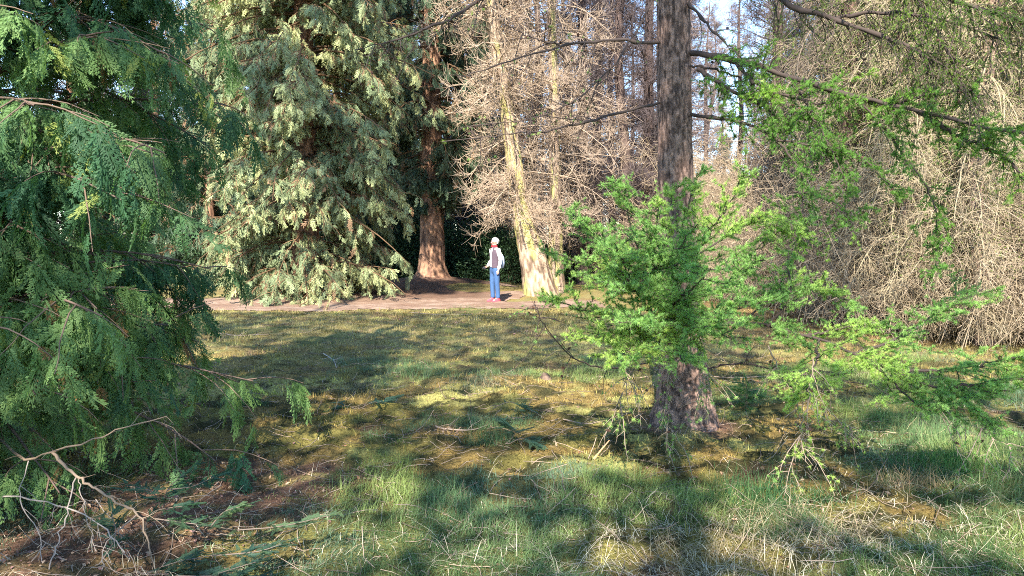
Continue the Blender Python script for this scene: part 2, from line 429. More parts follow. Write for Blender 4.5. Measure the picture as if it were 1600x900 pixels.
def rosette(seed, n=15):
    r = np.random.default_rng(seed); V = []
    for i in range(n):
        ph = i * 2.399; el = r.uniform(0.15, 1.25)
        d = np.array([math.cos(ph) * math.cos(el), math.sin(ph) * math.cos(el), math.sin(el)]) * r.uniform(0.75, 1.1)
        s = np.cross(d, [0.3, 0.5, 0.8]); s = s / np.linalg.norm(s) * 0.075
        V += [-s * 0.8, s * 0.8, d]
    V = np.array(V, float); return V, np.arange(len(V)).reshape(-1, 3)
ROS = [rosette(s) for s in range(5)]

def bake_var(acc, temps, pos, M, col, scale, r=rng):
    w_ = r.integers(0, len(temps), len(pos)); scale = np.asarray(scale) * np.ones(len(pos))
    for i, (tv, tf) in enumerate(temps):
        q = w_ == i
        acc.bake(tv, tf, pos[q], M[q], col[q], scale[q])

def trunk_mesh(acc, path, rad, sides=48, n=200, ridge=0.05, col=(0.2, 0.13, 0.1), col2=(0.1, 0.07, 0.055), flare=0.0, seed=0, moss=None, vz=3.5):
    """bark-ridged trunk: path knots and radii from the ground up"""
    P = catmull(path, n); R = np.interp(np.linspace(0, 1, n), np.linspace(0, 1, len(rad)), rad)
    a = np.arange(sides) * 2 * np.pi / sides; A, T = np.meshgrid(a, np.arange(n)); zz = P[:, 2][:, None] * np.ones(sides)
    ca, sa = np.cos(A), np.sin(A)
    rid = fbm(ca * 7 + 9, sa * 7 + 9, zz * vz, 4, seed) - 0.5
    fine = noise(ca * 13 + 5, sa * 13 + 5, zz * 7, seed + 3) - 0.5
    h0 = zz - zz[0, 0]
    butt = 1 + flare * np.exp(-h0 / 0.22) * (0.55 + 0.9 * fbm(ca * 1.6 + 3, sa * 1.6 + 3, 0, 2, seed + 5))
    RR = R[:, None] * (butt + ridge * 2 * rid + ridge * fine)
    V = P[:, None] + np.stack([ca * RR, sa * RR, np.zeros_like(RR)], -1)
    j = np.arange(sides); ring = (np.arange(n - 1) * sides)[:, None]
    f = np.stack([ring + j, ring + (j + 1) % sides, ring + sides + (j + 1) % sides, ring + sides + j], -1).reshape(-1, 4)
    t = smooth(-0.12, 0.06, rid + fine * 0.35)
    c = mixc(np.ones(t.shape + (3,)) * np.array(col2), np.array(col), t)
    if moss is not None:
        c = mixc(c, moss, smooth(0.5, 0.62, fbm(ca * 2 + 1, sa * 2 + 1, zz * 1.3, 3, seed + 8)) * 0.75)
    return acc.add(V, f, c.reshape(-1, 3))

# ------------------------------------------------------------------ the near larch
LX, LY = 1.5, 6.4
larch = empty('larch_tree', (0, 0, 0), 'near larch with a straight ridged trunk and bright green needles on low branches', 'tree')
base = at(1068, 668, LY)
tp = [at(1068, 690, LY), at(1068, 600, LY), at(1062, 480, LY), at(1055, 250, LY), at(1052, 0, LY), at(1050, -300, LY), at(1048, -900, LY)]
tp[0][2] = gh(tp[0][0], tp[0][1]) - 0.12
kn = catmull(tp, 90)
zz = kn[:, 2]
rr = np.interp(zz, [-.2, 0, 0.25, 0.6, 1.2, 2.4, 3.7, 6, 9], [0.235, 0.235, 0.215, 0.195, 0.165, 0.145, 0.137, 0.11, 0.07])
tm = trunk_mesh(Acc(), kn, rr, 150, 1300, 0.06, (0.21, 0.135, 0.105), (0.085, 0.055, 0.044), 0.55, 4, None, 19.0)
tm.build('trunk', M_bark2, larch, True)

def conev():
    V = []; Fc = []
    V2 = []
    for i in range(26):
        ph = i * 2.399; u = i / 26; z = u * 1.6 - 0.2; rad = 0.55 * math.sin(math.pi * min(1, 0.18 + u * 0.8)) + 0.08
        c0, s0 = math.cos(ph), math.sin(ph)
        base_ = np.array([c0 * rad * .35, s0 * rad * .35, z]); tip = np.array([c0 * rad * 1.15, s0 * rad * 1.15, z + 0.28])
        side = np.array([-s0, c0, 0]) * 0.30
        V2 += [base_ - side, base_ + side, tip + side * .5 + [0, 0, .02], tip - side * .5 + [0, 0, .02]]
    return np.array(V2), np.arange(len(V2)).reshape(-1, 4)
CONE = conev()
cone_mesh = None
def make_cone(pos, s, parent, d=None):
    global cone_mesh
    if cone_mesh is None:
        a = Acc(); a.add(CONE[0], CONE[1], np.array([0.09, 0.05, 0.035]))
        o = a.build('cone', M_wood, parent); cone_mesh = o.data
    else:
        o = bpy.data.objects.new('cone', cone_mesh); sc.collection.objects.link(o); o.parent = parent
    o.location = pos; o.scale = (s, s, s); o.rotation_euler = (rng.uniform(0, 3.1), rng.uniform(0, 3.1), rng.uniform(0, 6))
    return o

def larch_branch(limbs, r0, r1, nsec=22, secL=0.35, nter=5, terL=0.14, leafy=1.0, sag=-0.25, flat=0.5, u0=0.12, cones=4,
                 g1=(0.20, 0.35, 0.10), g2=(0.38, 0.50, 0.12), tone=None, parent=larch, wood=(0.055, 0.04, 0.034), ang=0.95, space=0.013, ros=0.026, hang=0, hangL=0.4, label=None, k=26):
    wa = Acc(); na = Acc(); allp = []
    for i, l in enumerate(limbs):
        P = catmull([at(*p) for p in l], k)
        P[1:-1] += rng.normal(0, 0.006, (k - 2, 3))
        ra = r0 if i == 0 else r0 * 0.55
        wa.tubes(P, np.linspace(ra, r1, k)[None] * (1 + 0.18 * rng.normal(0, 1, k))[None], 7, wood); allp.append(P)
    PP = np.array(allp)
    lens = np.linalg.norm(np.diff(PP, axis=1), axis=2).sum(1)
    pts = []
    sec_all = []
    for P, ln in zip(PP, lens):
        m = max(3, int(nsec * ln))
        o, d, u, _ = sprout(P[None], m, u0, 1.0, ang, flat=flat)
        L = secL * (1.1 - 0.6 * u) * rng.uniform(0.45, 1.2, m)
        s = grow(o, d, L, 8, droop=sag, wig=0.11); sec_all.append(s)
        if hang:
            mh = int(hang * ln)
            o, d, u, _ = sprout(P[None], mh, u0, 1.0, 1.2, flat=0.3); d[:, 2] = -abs(d[:, 2]) - 0.6
            sec_all.append(grow(o, d, hangL * rng.uniform(0.3, 1.3, mh), 8, droop=-1.0, wig=0.14))
    S = np.concatenate(sec_all)
    wa.tubes(S, np.linspace(0.0038, 0.0016, 8)[None], 4, np.array(wood) * 1.15)
    o, d, u, _ = sprout(S, nter, 0.15, 0.95, 0.85, flat=0.75)
    L = terL * (1.15 - 0.5 * u) * rng.uniform(0.35, 1.3, len(u))
    T = grow(o, d, L, 5, droop=sag * 0.5, wig=0.12)
    wa.tubes(T, np.linspace(0.0020, 0.0011, 5)[None], 3, np.array(wood) * 1.5)
    # needle tufts
    for Q, lo in ((S, 0.1), (T, 0.05), (PP, 0.35)):
        n_, k_, _ = Q.shape
        ln = np.linalg.norm(np.diff(Q, axis=1), axis=2).sum(1)
        m = max(1, int(np.percentile(ln, 75) / space))
        u = (np.arange(m)[None] + rng.uniform(0, 1, (n_, m))) / m * (1 - lo) + lo
        okk = rng.random((n_, m)) < leafy * (0.9 if Q is not PP else 0.35) * np.clip(ln[:, None] / np.percentile(ln, 75), 0, 1)
        t = u * (k_ - 1); i = np.minimum(t.astype(int), k_ - 2); f = (t - i)[..., None]; ix = np.arange(n_)[:, None]
        A = Q[ix, i]; B = Q[ix, i + 1]; O = (A * (1 - f) + B * f)[okk]; D = norm(B - A)[okk]
        pts.append((O, D))
    O = np.concatenate([p[0] for p in pts]); D = np.concatenate([p[1] for p in pts])
    rd = norm(rng.normal(0, 1, O.shape)); rd = norm(rd - (rd * D).sum(1, keepdims=True) * D + 0.25 * D); rd[:, 2] += 0.35
    M = frames(rd); M = M[:, :, [1, 2, 0]]
    q = fbm(O[:, 0] * 2.2, O[:, 1] * 2.2, O[:, 2] * 2.2, 3, 7)
    c = mixc(np.ones(O.shape) * np.array(g1), g2, np.clip(smooth(0.42, 0.66, q) * 0.8 + rng.normal(0, 0.12, len(O)), 0, 1)) * rng.uniform(0.75, 1.25, (len(O), 1))
    bake_var(na, ROS, O, M, c, ros * rng.uniform(0.75, 1.2, len(O)))
    b = wa.build('branch', M_wood, parent)
    if label: b['label'] = label
    nd = na.build('needles', M_leaf, b)
    for _ in range(cones):
        s = S[rng.integers(len(S))]; make_cone(s[rng.integers(2, 8)] + [0, 0, .012], rng.uniform(0.013, 0.018), b)
    return b, len(O)

tot = 0
# central fan of green in front of the trunk
fan = [[(1048, 550, 6.25), (1035, 540, 5.7), (1022, 500, 5.1), (1008, 440, 4.7), (1022, 385, 4.5), (1030, 320, 4.4)]]
for (x, y, d) in [(890, 330, 4.5), (868, 395, 4.3), (862, 470, 4.5), (905, 530, 4.4), (965, 560, 4.3), (1090, 270, 4.9), (1165, 272, 4.7), (1190, 335, 4.6), (1200, 400, 4.4), (1205, 470, 4.3), (1180, 530, 4.6), (1070, 565, 4.2), (970, 285, 4.7), (940, 440, 4.0), (1110, 420, 4.0), (1050, 300, 5.2), (1090, 350, 4.2), (990, 500, 4.0), (1130, 500, 4.1), (960, 380, 4.1)]:
    sx, sy, sd = (1020, 495, 5.05) if rng.random() < .55 else (1012, 430, 4.7)
    mx, my = (sx + x) / 2, (sy + y) / 2 + 8
    fan.append([(sx, sy, sd), (mx, my, (sd + d) / 2 + .03), (x, y, d)])
b, n = larch_branch(fan, 0.014, 0.003, nsec=24, secL=0.27, nter=5, terL=0.10, leafy=1.0, sag=0.05, flat=0.92, u0=0.12, cones=10, space=0.012, label='low branch fanning out in front of the trunk'); tot += n
# low right limb
low = [[(1075, 535, 6.2), (1130, 505, 5.8), (1230, 515, 5.3), (1330, 552, 4.9), (1420, 590, 4.6), (1505, 622, 4.4), (1550, 665, 4.3)],
       [(1330, 552, 4.9), (1400, 530, 4.8), (1460, 492, 4.8), (1535, 452, 4.8)],
       [(1200, 510, 5.4), (1235, 460, 5.3), (1230, 395, 5.3), (1250, 350, 5.3)],
       [(1400, 582, 4.65), (1500, 575, 4.5), (1610, 555, 4.3)], [(1470, 605, 4.5), (1540, 600, 4.4), (1610, 590, 4.3)],
       [(1160, 508, 5.6), (1200, 470, 5.5), (1270, 450, 5.4), (1330, 470, 5.3)], [(1260, 525, 5.2), (1330, 510, 5.1), (1390, 520, 5.0)],
       [(1130, 505, 5.8), (1150, 450, 5.6), (1170, 400, 5.6)],
       [(1280, 530, 5.0), (1270, 580, 4.6), (1255, 620, 4.5)], [(1360, 562, 4.8), (1420, 620, 4.5), (1480, 640, 4.4)]]
b, n = larch_branch(low, 0.016, 0.004, nsec=26, secL=0.32, nter=6, terL=0.11, leafy=1.0, sag=0.02, flat=0.9, cones=12, space=0.013, g1=(0.20, 0.35, 0.10), g2=(0.37, 0.50, 0.12), label='long low branch reaching right over the grass'); tot += n
# high right limb with its green band
hi = [[(1075, 83, 6.35), (1150, 95, 6.0), (1250, 125, 5.7), (1330, 150, 5.5), (1430, 170, 5.2), (1540, 200, 4.9), (1640, 210, 4.7)],
      [(1150, 97, 6.0), (1180, 130, 5.8), (1230, 150, 5.7), (1310, 165, 5.6)], [(1330, 152, 5.5), (1380, 165, 5.4), (1440, 150, 5.2), (1520, 140, 5.0)],
      [(1430, 172, 5.2), (1500, 215, 5.1), (1560, 240, 5.0), (1600, 280, 4.9)], [(1090, 108, 6.2), (1140, 140, 6.0), (1200, 170, 5.9), (1240, 210, 5.8)]]
b, n = larch_branch(hi, 0.028, 0.007, nsec=24, secL=0.30, nter=5, terL=0.12, leafy=0.75, sag=-0.15, u0=0.08, cones=12, g1=(0.13, 0.26, 0.05), g2=(0.27, 0.42, 0.07), hang=5, hangL=0.3, label='thick upper branch sweeping down to the right'); tot += n
# middle right droopers
mid = [[(1075, 178, 6.35), (1150, 190, 6.0), (1210, 218, 5.8), (1255, 290, 5.6), (1240, 400, 5.5)],
       [(1240, 128, 5.75), (1275, 190, 5.6), (1310, 260, 5.5), (1345, 330, 5.4)], [(1345, 155, 5.45), (1410, 240, 5.3), (1460, 320, 5.2), (1462, 420, 5.2)],
       [(1210, 218, 5.8), (1280, 230, 5.6), (1340, 240, 5.5), (1400, 300, 5.4)], [(1180, 205, 5.9), (1230, 190, 5.8), (1290, 185, 5.7)],
       [(1240, 300, 5.6), (1290, 310, 5.4), (1330, 345, 5.3)], [(1250, 330, 5.6), (1210, 350, 5.5), (1190, 390, 5.5)]]
b, n = larch_branch(mid, 0.015, 0.003, nsec=19, secL=0.27, nter=5, terL=0.11, leafy=0.8, sag=-0.3, cones=14, g1=(0.12, 0.25, 0.05), g2=(0.26, 0.41, 0.07), hang=4, hangL=0.3, label='drooping middle branch right of the trunk'); tot += n
# topmost right limbs, mostly bare hanging twigs with young olive needles
top = [[(1052, -260, 6.4), (1130, -90, 6.1), (1225, 2, 5.8), (1300, 28, 5.6), (1385, 60, 5.4), (1450, 90, 5.2), (1530, 150, 5.0)],
       [(1300, 28, 5.6), (1380, 20, 5.5), (1470, 30, 5.3), (1560, 60, 5.1)]]
b, n = larch_branch(top, 0.03, 0.006, nsec=14, secL=0.45, nter=5, terL=0.13, leafy=0.45, sag=-0.9, cones=16, g1=(0.075, 0.13, 0.03), g2=(0.17, 0.24, 0.05), hang=16, hangL=0.5, ros=0.015, label='uppermost branch hung with bare twigs and cones'); tot += n
top2 = [[(1052, -380, 6.4), (1250, -160, 5.6), (1400, -40, 5.3), (1490, 2, 5.1), (1600, 32, 4.9), (1700, 60, 4.8)], [(1400, -40, 5.3), (1440, 10, 5.2), (1470, 60, 5.1), (1500, 120, 5.1)]]
b, n = larch_branch(top2, 0.022, 0.006, nsec=18, secL=0.4, nter=5, terL=0.12, leafy=0.7, sag=-0.6, cones=10, g1=(0.09, 0.17, 0.03), g2=(0.21, 0.32, 0.05), hang=14, hangL=0.55, ros=0.017, label='branch crossing the upper right corner'); tot += n
# thin left limbs, almost bare
for l, r_, lf in (([[(1032, 66, 6.35), (950, 64, 6.2), (880, 72, 6.0), (800, 95, 5.8), (715, 122, 5.6)], [(880, 72, 6.0), (835, 60, 5.9), (790, 40, 5.8)]], 0.014, 0.03),
              ([[(1032, 160, 6.35), (940, 184, 6.1), (860, 203, 5.9), (790, 210, 5.7), (690, 222, 5.5)]], 0.012, 0.03),
              ([[(1045, -210, 6.4), (900, -70, 6.0), (752, 0, 5.7), (690, 35, 5.6), (620, 62, 5.5), (555, 78, 5.4)]], 0.018, 0.02),
              ([[(1076, 6, 6.3), (1110, 45, 6.1), (1150, 82, 5.9), (1200, 130, 5.8)]], 0.014, 0.2),
              ([[(1040, -60, 6.3), (1000, 40, 6.1), (930, 130, 5.9), (850, 180, 5.8), (720, 200, 5.7)]], 0.009, 0.03),
              ([[(1078, 102, 6.3), (1150, 120, 6.2), (1230, 170, 6.0)]], 0.010, 0.3),
              ([[(1035, 560, 6.2), (960, 575, 5.9), (900, 560, 5.6), (850, 510, 5.3), (835, 470, 5.2)]], 0.008, 0.08),
              ([[(1090, 575, 6.2), (1170, 570, 5.9), (1260, 590, 5.6), (1350, 600, 5.4)]], 0.008, 0.1)):
    b, n = larch_branch(l, r_, 0.003, nsec=7, secL=0.35, nter=3, terL=0.15, leafy=lf, sag=-0.5, cones=6, flat=0.3, hang=3, hangL=0.35, label='thin nearly bare branch'); tot += n
# bare twig strings hanging under the low limbs
hs = [[(1270, 560, 4.5), (1262, 620, 4.45), (1250, 680, 4.4), (1262, 705, 4.4)], [(1100, 560, 5.0), (1090, 620, 4.9), (1050, 690, 4.9)], [(1040, 540, 5.2), (1044, 610, 5.1), (1040, 680, 5.1)],
      [(1200, 540, 5.0), (1230, 600, 4.8), (1290, 640, 4.7), (1330, 670, 4.6)], [(1420, 600, 4.6), (1470, 640, 4.4), (1530, 670, 4.3), (1580, 700, 4.2)], [(980, 550, 4.7), (975, 600, 4.7), (968, 640, 4.7)]]
for h_ in hs:
    larch_branch([h_], 0.004, 0.0015, nsec=9, secL=0.26, nter=3, terL=0.12, leafy=0.22, sag=-0.9, cones=2, wood=(0.20, 0.15, 0.11), u0=0.05, hang=12, hangL=0.35, label='bare twig string hanging under the low branches')
print('larch rosettes', tot)

# ------------------------------------------------------------------ the near cypress on the left
cypress = empty('cypress_tree', (0, 0, 0), 'near cypress filling the left side with flat drooping green sprays', 'tree')
CX, CY = -3.75, 5.0
cp = [(CX, CY, gh(CX, CY) - .1), (CX + .03, CY, 1.5), (CX, CY + .03, 4), (CX, CY, 8)]
trunk_mesh(Acc(), cp, [0.16, 0.14, 0.11, 0.04], 40, 160, 0.06, (0.16, 0.10, 0.08), (0.07, 0.045, 0.035), 0.3, 14).build('trunk', M_bark, cypress, True)
nbr = 195
for i in range(nbr):
    z = 0.54 + (i / nbr) ** 1.2 * 6.0
    az = i * 2.399 + rng.normal(0, 0.25)
    if i % 3 == 0: az = rng.uniform(-math.pi * 0.75, math.pi * 0.1)       # a few more on the side of the clearing
    Rm = np.interp(z, [0.3, 0.9, 2.0, 3.3, 5, 7], [1.75, 1.85, 1.85, 1.65, 1.3, 0.7]) * rng.uniform(0.55, 1.04)
    d = np.array([[math.cos(az), math.sin(az), rng.uniform(0.0, 0.55)]])
    P = grow(np.array([[CX, CY, z]]), d, [Rm], 10, droop=-0.55, wig=0.06)
    o, dd, u, _ = sprout(P, 9, 0.25, 0.98, 0.75, flat=0.9); L = Rm * 0.42 * (1.1 - 0.5 * u) * rng.uniform(0.6, 1.2, len(u))
    Q = grow(o, dd, L, 6, droop=-0.5, wig=0.08)
    wa = Acc(); wa.tubes(P, np.linspace(0.017, 0.004, 10)[None], 6, (0.11, 0.075, 0.06)); wa.tubes(Q, np.linspace(0.006, 0.002, 6)[None], 4, (0.13, 0.09, 0.065))
    fa = Acc()
    R2 = np.concatenate([Q[:, [0, 2, 3, 4, 5]], P[:, [1, 3, 5, 7, 9]], P[:, [5, 6, 7, 8, 9]]])
    o, dd, u, _ = sprout(R2, 7, 0.08, 1.0, 0.7, flat=0.7)
    dd[:, 2] -= 0.8
    roll = rng.normal(0, 0.6, len(o))
    q = fbm(o[:, 0] * 1.5, o[:, 1] * 1.5, o[:, 2] * 1.5, 3, 19)
    c = mixc(np.ones(o.shape) * np.array([0.045, 0.11, 0.048]), [0.13, 0.215, 0.072], smooth(0.4, 0.65, q)) * rng.uniform(0.75, 1.25, (len(o), 1))
    yel = rng.random(len(o)) < 0.035; c[yel] = np.array([0.22, 0.27, 0.07])
    brn = rng.random(len(o)) < 0.012; c[brn] = np.array([0.24, 0.13, 0.05])
    bake_var(fa, CYP, o, frames(dd, roll), c, 0.12 + 0.22 * rng.random(len(o)) ** 1.3)
    b = wa.build('branch', M_wood, cypress); fa.build('spray', M_leaf, b)

def dead_branch(name, lines, col, label, parent=None, cat='branch', tw=6):
    a = Acc()
    for pts, r0, r1 in lines:
        P = catmull([at(*p) for p in pts], 18); P[1:] += rng.normal(0, 0.004, (17, 3))
        a.tubes(P, np.linspace(r0, r1, 18)[None] * (1 + .1 * rng.normal(0, 1, 18)), 7, np.array(col) * rng.uniform(.85, 1.15))
        if tw:
            o, d, u, _ = sprout(P[None], tw, 0.2, 1, 0.9); q = grow(o, d, rng.uniform(.05, .22, len(o)), 6, droop=-.6, wig=.2)
            a.tubes(q, np.linspace(.0022, .001, 6)[None], 4, col)
    o = a.build(name, M_wood, parent)
    if parent is None: tag(o, label, cat)
    else: o['label'] = label
    return o
dead_branch('branch', [([(-40, 640, 4.8), (30, 712, 4.1), (80, 705, 3.95), (150, 686, 3.9), (190, 668, 3.9), (262, 652, 3.9)], .008, .003),
                       ([(82, 706, 3.95), (115, 740, 3.8), (140, 756, 3.75), (182, 786, 3.7)], .008, .006),
                       ([(182, 786, 3.7), (216, 803, 3.65), (232, 850, 3.6), (240, 888, 3.55)], .006, .003)], (0.20, 0.145, 0.10), 'bare bent dead branch low on the tree', cypress)
dead_branch('branch', [([(-20, 772, 3.9), (50, 780, 3.8), (110, 796, 3.7), (165, 826, 3.6), (196, 862, 3.5)], .005, .003), ([(120, 745, 3.8), (105, 800, 3.7), (90, 850, 3.6), (76, 900, 3.5)], .004, .003),
                       ([(123, 746, 3.8), (134, 800, 3.7), (150, 860, 3.6)], .003, .002), ([(45, 720, 3.9), (30, 780, 3.8), (60, 830, 3.7), (66, 900, 3.5)], .003, .002),
                       ([(215, 803, 3.65), (165, 850, 3.6), (160, 890, 3.5)], .003, .002), ([(150, 780, 3.9), (185, 830, 3.8), (200, 870, 3.7)], .003, .0015)], (0.22, 0.18, 0.15), 'pale leafless twigs trailing to the ground', cypress)

# ------------------------------------------------------------------ pale conifer and the dark one behind
def evergreen(name, base, H, rb, zr, rr_, nbr, nspr, c1, c2, cin, tr, label, sc_=0.36, droop=-0.9, seed=1, temps=CYPC, trcol=(0.24, 0.13, 0.08), trcol2=(0.10, 0.055, 0.035), mat_=None, flare=0.5, z0=0.3, group=None, cdead=(0.22, 0.13, 0.07), ndead=10, skip=None, parts=True):
    r = np.random.default_rng(seed); bx, by = base; bz = float(gh(bx, by))
    root = empty(name, (bx, by, bz), label, 'tree', group)
    lean = tr
    tp_ = [np.array([0, 0, -0.15]), np.array([lean * .1, 0, H * .3]), np.array([lean * .5, 0, H * .65]), np.array([lean, 0, H])]
    rt = [rb, rb * .72, rb * .45, 0.03]
    trunk_mesh(Acc(), tp_, rt, 40, 260, 0.08, trcol, trcol2, flare, seed).build('trunk', M_bark, root, True)
    z = z0 + (r.random(nbr) ** 1.05) * (H - z0 - .3); az = r.uniform(0, 2 * np.pi, nbr)
    R = np.interp(z, zr, rr_) * r.uniform(0.6, 1.1, nbr) * (0.75 + 0.5 * noise(np.cos(az) * 1.6 + 4, np.sin(az) * 1.6 + 4, z * .45, seed))
    o = np.stack([lean * z / H, 0 * z, z], 1); d = np.stack([np.cos(az), np.sin(az), r.uniform(-.1, .45, nbr)], 1)
    P = grow(o, d, R, 8, droop=droop, wig=.07, r=r)
    wa = Acc(); wa.tubes(P, np.linspace(1, .2, 8)[None] * (0.012 + 0.008 * R)[:, None], 4, np.array(cdead) * .5)
    o2, d2, u2, pi = sprout(P, ndead, .15, .95, .8, r=r, flat=.6); q = grow(o2, d2, .55 * r.uniform(.4, 1.3, len(o2)), 4, droop=-.8, wig=.12, r=r)
    wa.tubes(q, np.linspace(.008, .004, 4)[None], 3, np.array(cdead) * r.uniform(.5, 1.3, (len(q), 1)))
    wa.build('branches', M_wood, root)
    src = np.concatenate([q[:, [0, 1, 2, 3]]]);
    o3, d3, u3, p3 = sprout(src, max(1, nspr), .1, 1., .7, r=r, flat=.6); d3[:, 2] -= .75
    c = mixc(np.ones(o3.shape) * np.array(c1), c2, np.clip(smooth(.35, .65, fbm(o3[:, 0] * .9, o3[:, 1] * .9, o3[:, 2] * .9, 3, seed)) + r.normal(0, .15, len(o3)), 0, 1)) * r.uniform(.7, 1.3, (len(o3), 1))
    bad = r.random(len(c)) < .07; c[bad] = cdead; big = 1
    fa = Acc(); bake_var(fa, temps, o3, frames(d3, r.normal(0, .7, len(o3))), c, sc_ * r.uniform(.6, 1.25, len(o3)), r)
    fa.build('crown', mat_ or M_leaf2, root)
    return root
A_ = evergreen('conifer_tree', (-5.75, 20.6), 17, .42, [0, .8, 2, 5, 8.5, 12, 17], [2.2, 2.9, 2.9, 3.3, 3.6, 2.6, .5], 460, 7, (0.16, 0.20, 0.10), (0.35, 0.37, 0.17), None, 0.2,
          'tall pale sage green conifer with drooping sprays down to the path', 0.27, seed=5, ndead=18, temps=CYPC[:3] + FAN[:3])
B_ = evergreen('dark_conifer', (-2.72, 25.2), 20, .44, [0, 3.0, 4, 6, 10, 14, 20], [0.3, .6, 2.8, 3.9, 3.8, 3.0, .5], 330, 5, (0.05, 0.085, 0.045), (0.11, 0.15, 0.085), None, 0.1,
          'dark conifer with a bare red-brown trunk on the soil mound', 0.38, seed=6, z0=2.6, flare=1.0, trcol=(0.30, 0.17, 0.105), trcol2=(0.12, 0.065, 0.045), ndead=11, temps=CYPC[:2] + FAN[:2])

# ------------------------------------------------------------------ bare twiggy trees
def bare_tree(name, loc, knots, rad, zr, rr_, nbr, label, seed, col=(0.36, 0.27, 0.20), tcol=(0.34, 0.25, 0.18), tcol2=(0.18, 0.12, 0.09), moss=None, m1=12, m2=5, z0=1.0, group=None, droop=-0.3, lift=.5, tw=.0065, sides=40, flare=.4, up=0.0, L1=.32, L2=.4):
    r = np.random.default_rng(seed); root = empty(name, loc, label, 'tree', group)
    K = catmull(knots, 60)
    trunk_mesh(Acc(), knots, rad, sides, 220, .08, tcol, tcol2, flare, seed, moss).build('trunk', M_bark, root, True)
    H = K[-1, 2]; z = z0 + r.random(nbr) * (H - z0 - .2); az = r.uniform(0, 6.283, nbr)
    o = np.stack([np.interp(z, K[:, 2], K[:, 0]), np.interp(z, K[:, 2], K[:, 1]), z], 1)
    R = np.interp(z, zr, rr_) * r.uniform(.55, 1.15, nbr)
    d = np.stack([np.cos(az), np.sin(az), r.uniform(-.35, .25, nbr) + up], 1)
    P = grow(o, d, R, 8, droop=droop, wig=.1, r=r)
    a = Acc(); a.tubes(P, np.linspace(1, .25, 8)[None] * (.011 + .006 * R)[:, None], 4, np.array(col) * .8)
    o1, d1, u1, p1 = sprout(P, m1, .1, 1., .85, r=r, flat=.4); Q = grow(o1, d1, L1 * R[p1] * r.uniform(.3, 1.2, len(o1)) * (1.15 - .5 * u1), 5, droop=lift * r.normal(.3, .7, len(o1)), wig=.08, r=r)
    a.tubes(Q, np.linspace(1.3, .7, 5)[None] * tw, 3, np.array(col) * r.uniform(.7, 1.25, (len(Q), 1)))
    o2, d2, u2, p2 = sprout(Q, m2, .15, 1., .8, r=r); L = L2 * r.uniform(.3, 1.2, len(o2)); W = grow(o2, d2, L, 4, droop=lift * .6, wig=.11, r=r)
    a.tubes(W, np.linspace(.9, .6, 4)[None] * tw, 3, np.array(col) * r.uniform(.7, 1.35, (len(W), 1)))
    a.build('crown', M_wood, root)
    return root

p = at(848, 463, 21.2); gz = float(gh(p[0], p[1]))
def rel(px, py, Yd): q = at(px, py, Yd); return (q[0] - p[0], q[1] - p[1], q[2] - gz)
kn_ = [(0, 0, -.2), rel(832, 400, 21.2), rel(812, 310, 21.2), rel(797, 210, 21.2), rel(780, 100, 21.2), rel(770, 0, 21.2), rel(762, -200, 21.3), rel(758, -520, 21.4)]
bare_tree('leaning_larch', (p[0], p[1], gz), kn_, [.50, .40, .26, .21, .18, .17, .12, .04], [1.5, 3, 6, 12, 16], [.8, 1.9, 2.4, 2.2, .6], 250, 'pale sunlit tree leaning left behind the walker, twigs curling all along it', 31,
          (0.40, 0.30, 0.21), (0.36, 0.265, 0.18), (0.14, 0.095, 0.065), (0.36, 0.33, 0.10), 13, 5, z0=2.2, sides=64, flare=.15, tw=.0056, droop=-.55, lift=1.0)
p = at(869, 458, 22.3); gz = float(gh(p[0], p[1]))
kn_ = [(0, 0, -.2), rel(868, 330, 22.3), rel(866, 180, 22.3), rel(862, 0, 22.3), rel(860, -300, 22.3), rel(860, -560, 22.3)]
bare_tree('bare_larch', (p[0], p[1], gz), kn_, [.27, .18, .15, .12, .08, .03], [1.5, 3, 6, 12, 17], [.8, 2.2, 2.4, 2.0, .5], 230, 'upright pale tree standing just behind the leaning one', 32,
          (0.36, 0.275, 0.205), (0.30, 0.22, 0.16), (0.13, 0.09, 0.065), (0.33, 0.32, 0.10), 14, 5, z0=2.2, tw=.0056, droop=-.5, lift=1.0)
# big brown trunk among the right hand twigs
p = at(1322, 498, 14.6); gz = float(gh(p[0], p[1]))
kn_ = [(0, 0, -.2), (.02, 0, 2), (-.05, 0, 5), (0, 0, 9), (0, 0, 13)]
bare_tree('old_larch', (p[0], p[1], gz), kn_, [.34, .24, .19, .14, .04], [1, 3, 6, 13], [1.5, 2.3, 2.1, .8], 150, 'old red-brown trunk half hidden by weeping twigs right of the near larch', 33,
          (0.20, 0.155, 0.115), (0.15, 0.09, 0.07), (0.07, 0.04, 0.032), None, 15, 5, z0=1.2, tw=.0045, droop=-1.5, lift=-1.2, flare=.5)
# grove prototypes
def straight(H, w=.15, s=0):
    r = np.random.default_rng(s); return [(0, 0, -.2)] + [(r.normal(0, w), r.normal(0, w), H * t) for t in (.25, .5, .75, 1)]
P1 = bare_tree('twiggy_tree', (3.2, 28.5, gh(3.2, 28.5)), straight(17, .12, 1), [.20, .16, .13, .09, .02], [1, 5, 12, 17], [1.6, 2.3, 1.7, .4], 230, 'x', 41, (0.25, 0.195, 0.175), (0.13, 0.095, 0.085), (0.06, .045, .04), None, 11, 4, z0=.9, tw=.0056, up=.1, droop=-.4, lift=.9)
P2 = bare_tree('twiggy_tree', (4.9, 27.0, gh(4.9, 27)), straight(19, .15, 2), [.24, .19, .15, .10, .02], [1, 5, 12, 19], [1.3, 1.9, 1.7, .4], 240, 'x', 42, (0.115, 0.09, 0.09), (0.10, 0.07, 0.06), (0.06, .04, .035), None, 13, 5, z0=.8, tw=.0056, up=.45, droop=.3, lift=.9)
